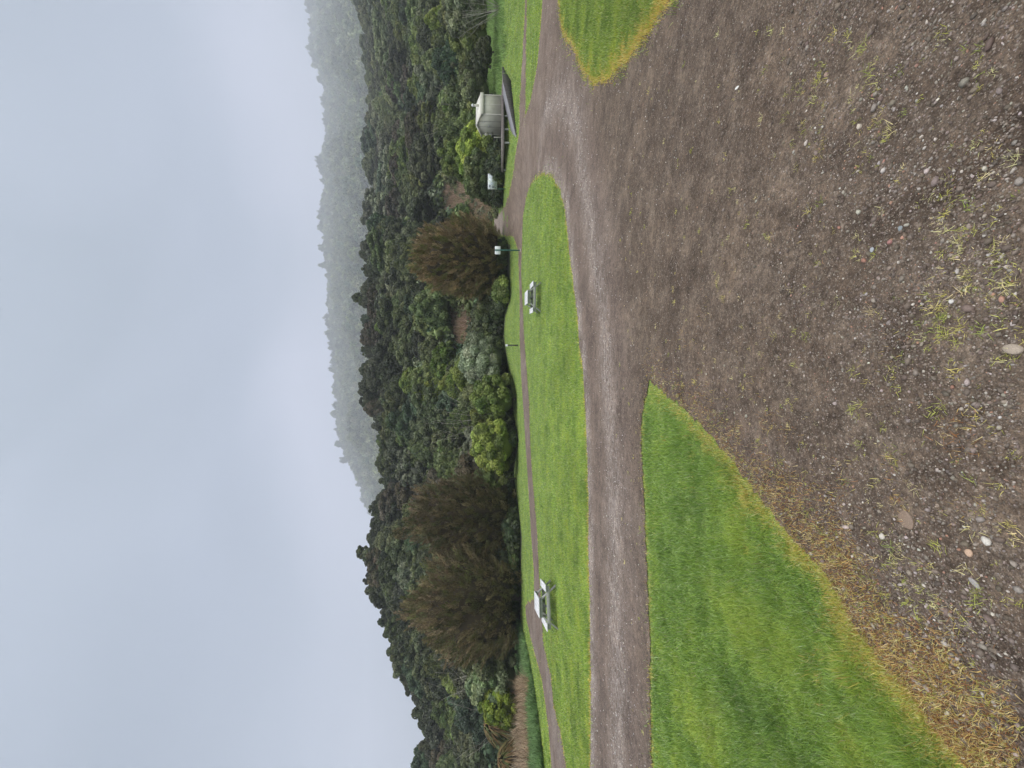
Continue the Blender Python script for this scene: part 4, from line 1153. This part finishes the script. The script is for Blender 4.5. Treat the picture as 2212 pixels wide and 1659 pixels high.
# ------------------------------------------------------------------ picnic tables
def picnic_table(px, py, rz, label):
    X, Y, Z = [float(v[0]) for v in ground(np.array([px]), np.array([py]))]
    root = empty('picnic_table', (X, Y, Z), rz, label, 'picnic table', 'weathered timber picnic tables on the lawn')
    Lh = .90
    for i in range(5):
        mb = MB(); mb.box(((i - 2) * .146, 0, .735), (.132, 2 * Lh, .045), bev=.006); mb.build('top_plank', M_TIMBER_TOP, root)
    for sx in (-1, 1):
        mb = MB()
        for k in (0, 1): mb.box((sx * (.63 + k * .143), 0, .44), (.136, 2 * Lh, .045), bev=.006)
        mb.build('seat', M_TIMBER_TOP, root)
    for sy in (-1, 1):
        y = sy * (Lh - .16)
        for sx in (-1, 1):
            mb = MB(); mb.bar((sx * .80, y, -.03), (sx * .24, y, .71), .06, .15, up=(0, 1, 0), bev=.005)
            o = mb.build('leg', M_TIMBER, root)
        mb = MB(); mb.box((0, y + sy * .057, .345), (1.56, .05, .14), bev=.005); mb.build('seat_rail', M_TIMBER, root)
        mb = MB(); mb.box((0, y + sy * .057, .65), (.72, .05, .12), bev=.005); mb.build('top_rail', M_TIMBER, root)
        mb = MB(); mb.bar((0, y - sy * .06, .34), (0, sy * .12, .66), .04, .08, up=(1, 0, 0)); mb.build('brace', M_TIMBER, root)
    return root
picnic_table(1197, 1303, math.radians(20), 'grey timber picnic table at the left in front of the brown trees')
picnic_table(1165, 644, math.radians(-8), 'grey timber picnic table at the right in front of the dark bush')

# ------------------------------------------------------------------ sign post, bollard, map sign
X, Y, Z = [float(v[0]) for v in ground(np.array([1125.]), np.array([541.]))]
px_m = F / Y
rt = empty('sign_post', (X, Y, Z), math.radians(-4), 'thin dark green post with a white plate before the rusty brown tree', 'sign')
ph = 56.0 / px_m
mb = MB(); mb.box((0, 0, ph / 2 - .1), (.11, .11, ph + .2), bev=.01); mb.build('post', M_GREENPAINT, rt)
mb = MB(); mb.box((0, .07, ph - .26), (17 / px_m, .025, 12 / px_m), bev=.004); mb.build('plate', M_WHITE, rt)
mb = MB(); mb.box((0, -.002, .02), (.26, .26, .10), bev=.02); mb.build('footing', M_CONC, rt)
mb = MB(); mb.box((0, .057, ph - .12), (.3, .004, .03)); mb.build('bracket', M_GREENPAINT, rt)

X, Y, Z = [float(v[0]) for v in ground(np.array([1119.]), np.array([746.]))]
px_m = F / Y; bh = 26 / px_m
rt = empty('marker_post', (X, Y, Z), .1, 'short dark timber bollard with a white top beside the path', 'bollard')
mb = MB(); mb.box((0, 0, bh / 2 - .14), (.12, .12, bh - .02), bev=.012); mb.build('post', M_DARKTIMBER, rt)
mb = MB(); mb.box((0, 0, bh - .07), (.20, .135, .22), bev=.01); mb.build('marker_tile', M_WHITE, rt)

m_map, nt, b = new_mat('printed_map')
tc = N(nt, 'ShaderNodeTexCoord'); v = N(nt, 'ShaderNodeTexVoronoi'); v.inputs['Scale'].default_value = 3.5; nt.links.new(tc.outputs['Object'], v.inputs['Vector'])
n1 = noise(nt, tc.outputs['Object'], 9, 4)
sp = N(nt, 'ShaderNodeSeparateColor'); nt.links.new(v.outputs['Color'], sp.inputs[0])
c = ramp(nt, sp.outputs[0], [(0, (.26, .34, .42)), (.35, (.45, .52, .48)), (.6, (.34, .40, .32)), (.8, (.60, .64, .66)), (1, (.45, .50, .56))]).outputs[0]
c = mix(nt, ramp(nt, n1.outputs['Fac'], [(.48, (0, 0, 0)), (.56, (1, 1, 1))]).outputs[0], c, (.62, .68, .70))
nt.links.new(c, b.inputs['Base Color']); b.inputs['Roughness'].default_value = .35
DH = 37.0
def stand(xb, yb, depth):
    X, Y, _ = at_depth(xb, yb, depth); z = float(zt(X, Y)); return X, Y, z
X, Y, z = stand(1092, 393, 40)
m1 = F / 40
rt = empty('map_sign', (X, Y, z), math.radians(-16), 'wide map board on two green legs at the foot of the rounded olive bush', 'sign')
zt_top = at_depth(1054, 393, 40)[2] - z
bw, bhh = 30 / m1, 19.5 / m1
mb = MB(); mb.box((0, 0, zt_top - bhh / 2), (bw, .05, bhh), bev=.008); pan = mb.build('panel', M_WHITE, rt)
mb = MB(); mb.box((0, -.028, zt_top - bhh / 2), (bw - .05, .006, bhh - .05)); mb.build('map_print', m_map, pan)
mb = MB()
for k in range(4): mb.box((bw * (.44 - 0 * k), -.034, zt_top - bhh * (.15 + .22 * k)), (.05, .006, .08))
mb.box((-bw * .30, -.034, zt_top - bhh * .2), (.22, .006, .12)); mb.box((-bw * .36, -.034, zt_top - bhh * .55), (.10, .006, .25))
mb.build('print_marks', weathered('ink', (.08, .10, .14), (.14, .16, .2)), pan)
for sx in (-1, 1):
    mb = MB(); mb.box((sx * (bw / 2 - .06), .06, (zt_top) / 2 - .15), (.09, .07, zt_top + .25), bev=.01); mb.build('leg', M_GREENPAINT, rt)

# ------------------------------------------------------------------ toilet hut with deck and ramp
M_JOINT = weathered('panel_joint', (.12, .12, .10), (.2, .2, .17))
D = 37.0; mpx = F / D
Xc, Yc, _ = at_depth(1098, 249, D)
zg = float(zt(Xc, Yc))
z_deck = at_depth(1083.5, 249, D)[2] - zg
z_eave = at_depth(1037, 249, D)[2] - zg
z_ridge = at_depth(1026.5, 249, D)[2] - zg
# local frame: origin at the near corner of the hut; axis u runs along the gable wall (to the left), v along the side wall (to the right/back)
ax = math.atan2(Xc, Yc)
th_u = math.radians(106)          # direction of u
u = np.array([math.cos(th_u), math.sin(th_u), 0]); v = np.array([math.cos(th_u - math.pi / 2), math.sin(th_u - math.pi / 2), 0])
GW = 2.15; SL = 2.5
hut = empty('toilet_hut', (Xc, Yc, zg), math.atan2(u[1], u[0]), 'cream panelled toilet hut with a roof vent on a raised timber deck', 'toilet hut')
# in local coordinates x = along u, y = along -v  (rotation by th_u keeps handedness: y_local = u rotated +90deg = -v)
def hutbox(nm, x0, x1, y0, y1, z0, z1, mat, bev=.01, parent=None):
    mb = MB(); mb.box(((x0 + x1) / 2, (y0 + y1) / 2, (z0 + z1) / 2), (abs(x1 - x0), abs(y1 - y0), abs(z1 - z0)), bev=bev); return mb.build(nm, mat, parent or hut)
# walls: gable prism body, x 0..GW , y 0..-SL
mb = MB(); gm = GW / 2
P = [(0, 0, z_deck), (GW, 0, z_deck), (GW, 0, z_eave), (gm, 0, z_ridge - .06), (0, 0, z_eave),
     (0, -SL, z_deck), (GW, -SL, z_deck), (GW, -SL, z_eave), (gm, -SL, z_ridge - .06), (0, -SL, z_eave)]
mb.add(P, [(0, 5, 6, 1), (0, 4, 9, 5), (1, 6, 7, 2), (4, 3, 8, 9), (3, 2, 7, 8)], [(0, 1, 2), (0, 2, 4), (4, 2, 3), (5, 7, 6), (5, 9, 7), (9, 8, 7)])
mb.build('walls', M_CREAM, hut)
for x in (.03, GW * .33, GW * .60, GW - .03):
    hutbox('wall_joint', x - .022, x + .022, .003, .012, z_deck + .01, z_eave + (.10 if .3 < x < 1.8 else -.02), M_JOINT if .3 < x < 1.8 else M_ROOF, .003)
for yy_ in (-.03, -SL + .03): hutbox('corner_trim', -.035, -.004, yy_ - .05, yy_ + .05, z_deck + .005, z_eave - .01, M_ROOF, .004)
hutbox('wall_batten', -.03, -.003, -SL * .52, -SL * .52 + .06, z_deck + .01, z_eave - .02, M_ROOF, .004)
mb = MB()
for sgn, x0, x1 in ((1, -.12, gm), (-1, GW + .12, gm)):
    ex = z_eave - .12 * (z_ridge - z_eave) / gm
    P = [(x0, .10, ex), (x1, .10, z_ridge), (x1, -SL - .10, z_ridge), (x0, -SL - .10, ex)]
    lo = [(a, b_, c_ - .05) for a, b_, c_ in P]
    mb.hexa(lo + P)
mb.build('roof', M_ROOF, hut)
hutbox('fascia', -.15, -.125, -SL - .10, .10, z_eave - .33, z_eave + .0, M_ROOF, .004)
hutbox('fascia', GW + .125, GW + .15, -SL - .10, .10, z_eave - .12, z_eave + .0, M_ROOF, .004)
for sgn in (0, 1):
    ex = z_eave - .12 * (z_ridge - z_eave) / gm; a_ = (-.12, .118, ex - .07) if sgn == 0 else (GW + .12, .118, ex - .07)
    mb = MB(); mb.bar(a_, (gm, .118, z_ridge - .07), .03, .13, up=(0, 0, 1)); mb.build('bargeboard', M_ROOF, hut)
mb = MB(); vx, vy = .35, -SL * .62
mb.tube([(vx, vy, z_ridge - .3), (vx, vy, z_ridge + .16)], [.10, .10], 14); vent = mb.build('vent_pipe', M_ROOF, hut, True)
mb = MB(); hz0 = z_ridge + .15
mb.tube([(vx, vy, hz0), (vx, vy, hz0 + .04), (vx, vy, hz0 + .12), (vx, vy, hz0 + .2), (vx, vy, hz0 + .25)], [.09, .14, .16, .12, .03], 16); mb.build('cowl', M_METAL, vent, True)
hutbox('wall_lamp', gm - .35, gm - .25, .03, .09, z_deck + 1.72, z_deck + 1.82, M_WHITE, .01)
hutbox('door_sign', gm + .05, gm + .2, .003, .016, z_deck + 1.15, z_deck + 1.3, M_METAL, .003)
hutbox('wash_shelf', GW - .30, GW - .06, .004, .36, z_deck + .95, z_deck + .99, M_METAL, .005)
hutbox('wash_bin', GW - .24, GW - .06, .004, .22, z_deck + 1.35, z_deck + 1.65, M_CREAM, .01)
hutbox('hand_tap', GW - .18, GW - .10, .004, .16, z_deck + 1.1, z_deck + 1.16, M_WHITE, .01)
hutbox('deck_rail_post', GW - .12, GW - .04, .36, .44, z_deck, z_deck + .75, M_CREAM, .01)
# deck (its own thing)
dk = empty('deck', (Xc, Yc, zg), math.atan2(u[1], u[0]), 'raised dark timber deck on stub posts under the toilet hut', 'deck')
x0, x1, y0, y1 = -.95, GW + .25, -SL - .15, 4.4
nb = 48
mb = MB()
for k in range(nb):
    yy = y0 + (y1 - y0) * (k + .5) / nb
    mb.box(((x0 + x1) / 2, yy, z_deck - .022), (x1 - x0, (y1 - y0) / nb - .012, .036), bev=.004)
mb.build('deck_boards', M_DECK, dk)
mb = MB(); mb.box(((x0 + x1) / 2, y1 - .03, z_deck - .13), (x1 - x0, .045, .17)); mb.box(((x0 + x1) / 2, y0 + .03, z_deck - .13), (x1 - x0, .045, .17))
mb.box((x0 + .03, (y0 + y1) / 2, z_deck - .13), (.045, y1 - y0 - .11, .17)); mb.box((x1 - .03, (y0 + y1) / 2, z_deck - .13), (.045, y1 - y0 - .11, .17))
for k in range(30): mb.box((x0 - .0, y0 + .1 + (y1 - y0 - .2) * k / 29, z_deck - .12), (.018, .09, .13))
mb.build('deck_joists', M_DECK, dk)
for xx in (x0 + .15, x1 - .15):
    for yy in (y0 + .14, -.9, 1.1, 2.7, y1 - .14):
        mb = MB(); gz = float(zt(Xc + xx * u[0] - yy * v[0], Yc + xx * u[1] - yy * v[1])) - zg
        mb.box((xx, yy, (z_deck - .22 + gz - .2) / 2), (.12, .12, max(z_deck - .22 - gz + .2, .1)), bev=.006); mb.build('post', M_TIMBER, dk)
# ramp from the lawn at the left front up to the deck's right end
def wpt(px, py, depth=None):
    if depth is None:
        a = ground(np.array([px]), np.array([py])); return np.array([float(a[0][0]), float(a[1][0]), float(a[2][0])])
    return np.array([float(q) for q in at_depth(px, py, depth)])
s0 = wpt(1113, 292, 32.6); s0[2] = float(zt(s0[0], s0[1])) + .02
e0 = wpt(1092, 175, 34.6); zr = zg + z_deck - .02; e0[2] = zr - .10
rp = empty('ramp', tuple(s0), 0, 'long grey access ramp with a dark skirt rising past the front of the toilet hut', 'ramp')
d = e0 - s0; Lr = np.linalg.norm(d[:2]); dn = np.array([d[0], d[1], 0]) / Lr; wn = np.array([-dn[1], dn[0], 0])
W = 1.25
mb = MB(); nb = 44
for k in range(nb):
    f0, f1 = k / nb, (k + .9) / nb
    a, b_ = d * f0, d * f1
    lo = [a, b_, b_ + wn * W, a + wn * W]; hi = [p + np.array([0, 0, .035]) for p in lo]
    mb.hexa([tuple(p) for p in lo] + [tuple(p) for p in hi])
mb.build('ramp_boards', weathered('ramp_grey', (.13, .13, .14), (.25, .25, .27)), rp)
e1 = wpt(1089.5, 146, 38.5); e1[2] = zr - .06
q1 = e1 - s0; r1 = np.array([Xc, Yc, 0]) + u * (-.9) * 1.0 - v * 0 + v * 1.2 - s0; r1[2] = d[2]
land = MB(); lo = [d + dn * .02, q1 * np.array([1, 1, 0]) + np.array([0, 0, d[2]]), q1 * np.array([1, 1, 0]) + np.array([0, 0, d[2]]) + wn * 1.0, d + dn * .02 + wn * W * 1.5]
hi = [p + np.array([0, 0, .035]) for p in lo]
land.hexa([tuple(p) for p in lo] + [tuple(p) for p in hi]); land.build('landing', M_DECK, rp)
mb = MB()
nb = 30; full = Lr
for side in (0, 1):
    if side: mb.build('skirt', M_DARKTIMBER, rp); mb = MB()
    off = wn * (-.03 if side == 0 else W + .03)
    for k in range(nb):
        f0, f1 = k / nb, (k + .86) / nb
        P = []
        for f in (f0, f1):
            q = s0 + dn * full * f + off; h = min(f * full / Lr, 1) * d[2]
            P.append((dn * full * f + off, h, float(zt(q[0], q[1])) - s0[2] - .05))
        (p0, h0, g0), (p1, h1, g1) = P
        h0 = max(h0 + .06, g0 + .04); h1 = max(h1 + .06, g1 + .04)
        t_ = wn * .025
        mb.hexa([tuple(p0 + (0, 0, g0) - t_), tuple(p1 + (0, 0, g1) - t_), tuple(p1 + (0, 0, g1) + t_), tuple(p0 + (0, 0, g0) + t_),
                 tuple(p0 + (0, 0, h0) - t_), tuple(p1 + (0, 0, h1) - t_), tuple(p1 + (0, 0, h1) + t_), tuple(p0 + (0, 0, h0) + t_)])
mb.build('skirt', M_DARKTIMBER, rp); mb = MB()
for k in range(14):
    P = []
    for f in (k / 14, (k + .86) / 14):
        p = d * (1 - f) + q1 * f; p = p * np.array([1, 1, 0]) - wn * .03; P.append((p, float(zt(s0[0] + p[0], s0[1] + p[1])) - s0[2] - .05))
    (p0, g0), (p1, g1) = P; hT = d[2] + .06; t_ = wn * .025
    mb.hexa([tuple(p0 + (0, 0, g0) - t_), tuple(p1 + (0, 0, g1) - t_), tuple(p1 + (0, 0, g1) + t_), tuple(p0 + (0, 0, g0) + t_),
             tuple(p0 + (0, 0, hT) - t_), tuple(p1 + (0, 0, hT) - t_), tuple(p1 + (0, 0, hT) + t_), tuple(p0 + (0, 0, hT) + t_)])
mb.build('skirt', M_DARKTIMBER, rp)

# ------------------------------------------------------------------ air
m, nt, b = new_mat('haze_air')
nt.nodes.remove(b)
pv = N(nt, 'ShaderNodeVolumePrincipled'); pv.inputs['Color'].default_value = (.86, .91, 1.0, 1); pv.inputs['Density'].default_value = .00050; pv.inputs['Anisotropy'].default_value = .0
nt.links.new(pv.outputs[0], nt.nodes['Material Output'].inputs['Volume'])
mb = MB(); zlo = float(min(ZZ.min(), 0)) - 1.0; zhi = float(ZZ.max()) + 45
mb.box((0, 760, (zlo + zhi) / 2), (4860, 2960, zhi - zlo))
hz = mb.build('haze', m); tag(hz, kind='stuff', label='pale haze over the valley', cat='haze')

# ------------------------------------------------------------------ light
EL, AZ = math.radians(58), math.radians(150)      # soft light from high behind the camera's right shoulder
w = bpy.data.worlds.new('World'); SC.world = w; w.use_nodes = True; nt = w.node_tree
bg = nt.nodes['Background']
sky = nt.nodes.new('ShaderNodeTexSky'); sky.sky_type = 'NISHITA'; sky.sun_disc = False; sky.sun_elevation = EL; sky.sun_rotation = AZ
sky.dust_density = 5; sky.air_density = 1.0
tc = nt.nodes.new('ShaderNodeTexCoord')
mp = nt.nodes.new('ShaderNodeMapping'); mp.inputs['Scale'].default_value = (1, 1, 2.2); nt.links.new(tc.outputs['Generated'], mp.inputs['Vector'])
sx = nt.nodes.new('ShaderNodeSeparateXYZ'); nt.links.new(tc.outputs['Generated'], sx.inputs[0])
nz = noise(nt, mp.outputs[0], .85, 3, .42, .3)
cl = ramp(nt, nz.outputs['Fac'], [(.36, (1.25, 1.48, 1.84)), (.5, (1.70, 1.94, 2.42)), (.63, (2.5, 2.65, 3.25))])
zen = ramp(nt, sx.outputs[2], [(.0, (.9, .9, .9)), (.55, (1.05, 1.05, 1.05)), (.80, (1.5, 1.45, 1.38)), (.97, (10.5, 9.0, 7.3))])  # overhead sky, out of view, boosted strongly to light the ground
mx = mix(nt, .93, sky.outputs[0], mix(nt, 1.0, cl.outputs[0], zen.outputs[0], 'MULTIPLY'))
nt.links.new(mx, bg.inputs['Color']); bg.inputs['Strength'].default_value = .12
sun = bpy.data.lights.new('Sun', 'SUN'); sun.energy = 1.5; sun.angle = math.radians(40); sun.color = (1, .97, .92)
so = bpy.data.objects.new('Sun', sun); COL.objects.link(so)
dirv = Vector((math.sin(AZ) * math.cos(EL), math.cos(AZ) * math.cos(EL), math.sin(EL)))
so.rotation_euler = dirv.to_track_quat('Z', 'Y').to_euler()

# ------------------------------------------------------------------ camera (the photo lies on its side: world up points to the picture's left)
cam = bpy.data.cameras.new('Camera'); cam.sensor_width = 36; cam.lens = 36 * F / 2212; cam.clip_end = 6000; cam.clip_start = .05
co = bpy.data.objects.new('Camera', cam); COL.objects.link(co)
view = Vector((0, CP, -SP)); upw = Vector((0, SP, CP))
right = -upw; upv = Vector((1, 0, 0))
M = Matrix((right, upv, -view)).transposed().to_4x4(); M.translation = (0, 0, H)
co.matrix_world = M
SC.camera = co

SC.view_settings.view_transform = 'Standard'; SC.view_settings.look = 'None'; SC.view_settings.gamma = 1; SC.view_settings.exposure = 1.05
SC.cycles.use_denoising = True
SC.cycles.max_bounces = 5; SC.cycles.diffuse_bounces = 3; SC.cycles.glossy_bounces = 2; SC.cycles.transmission_bounces = 2; SC.cycles.transparent_max_bounces = 6
SC.cycles.volume_bounces = 1
print('objects', len(bpy.data.objects))
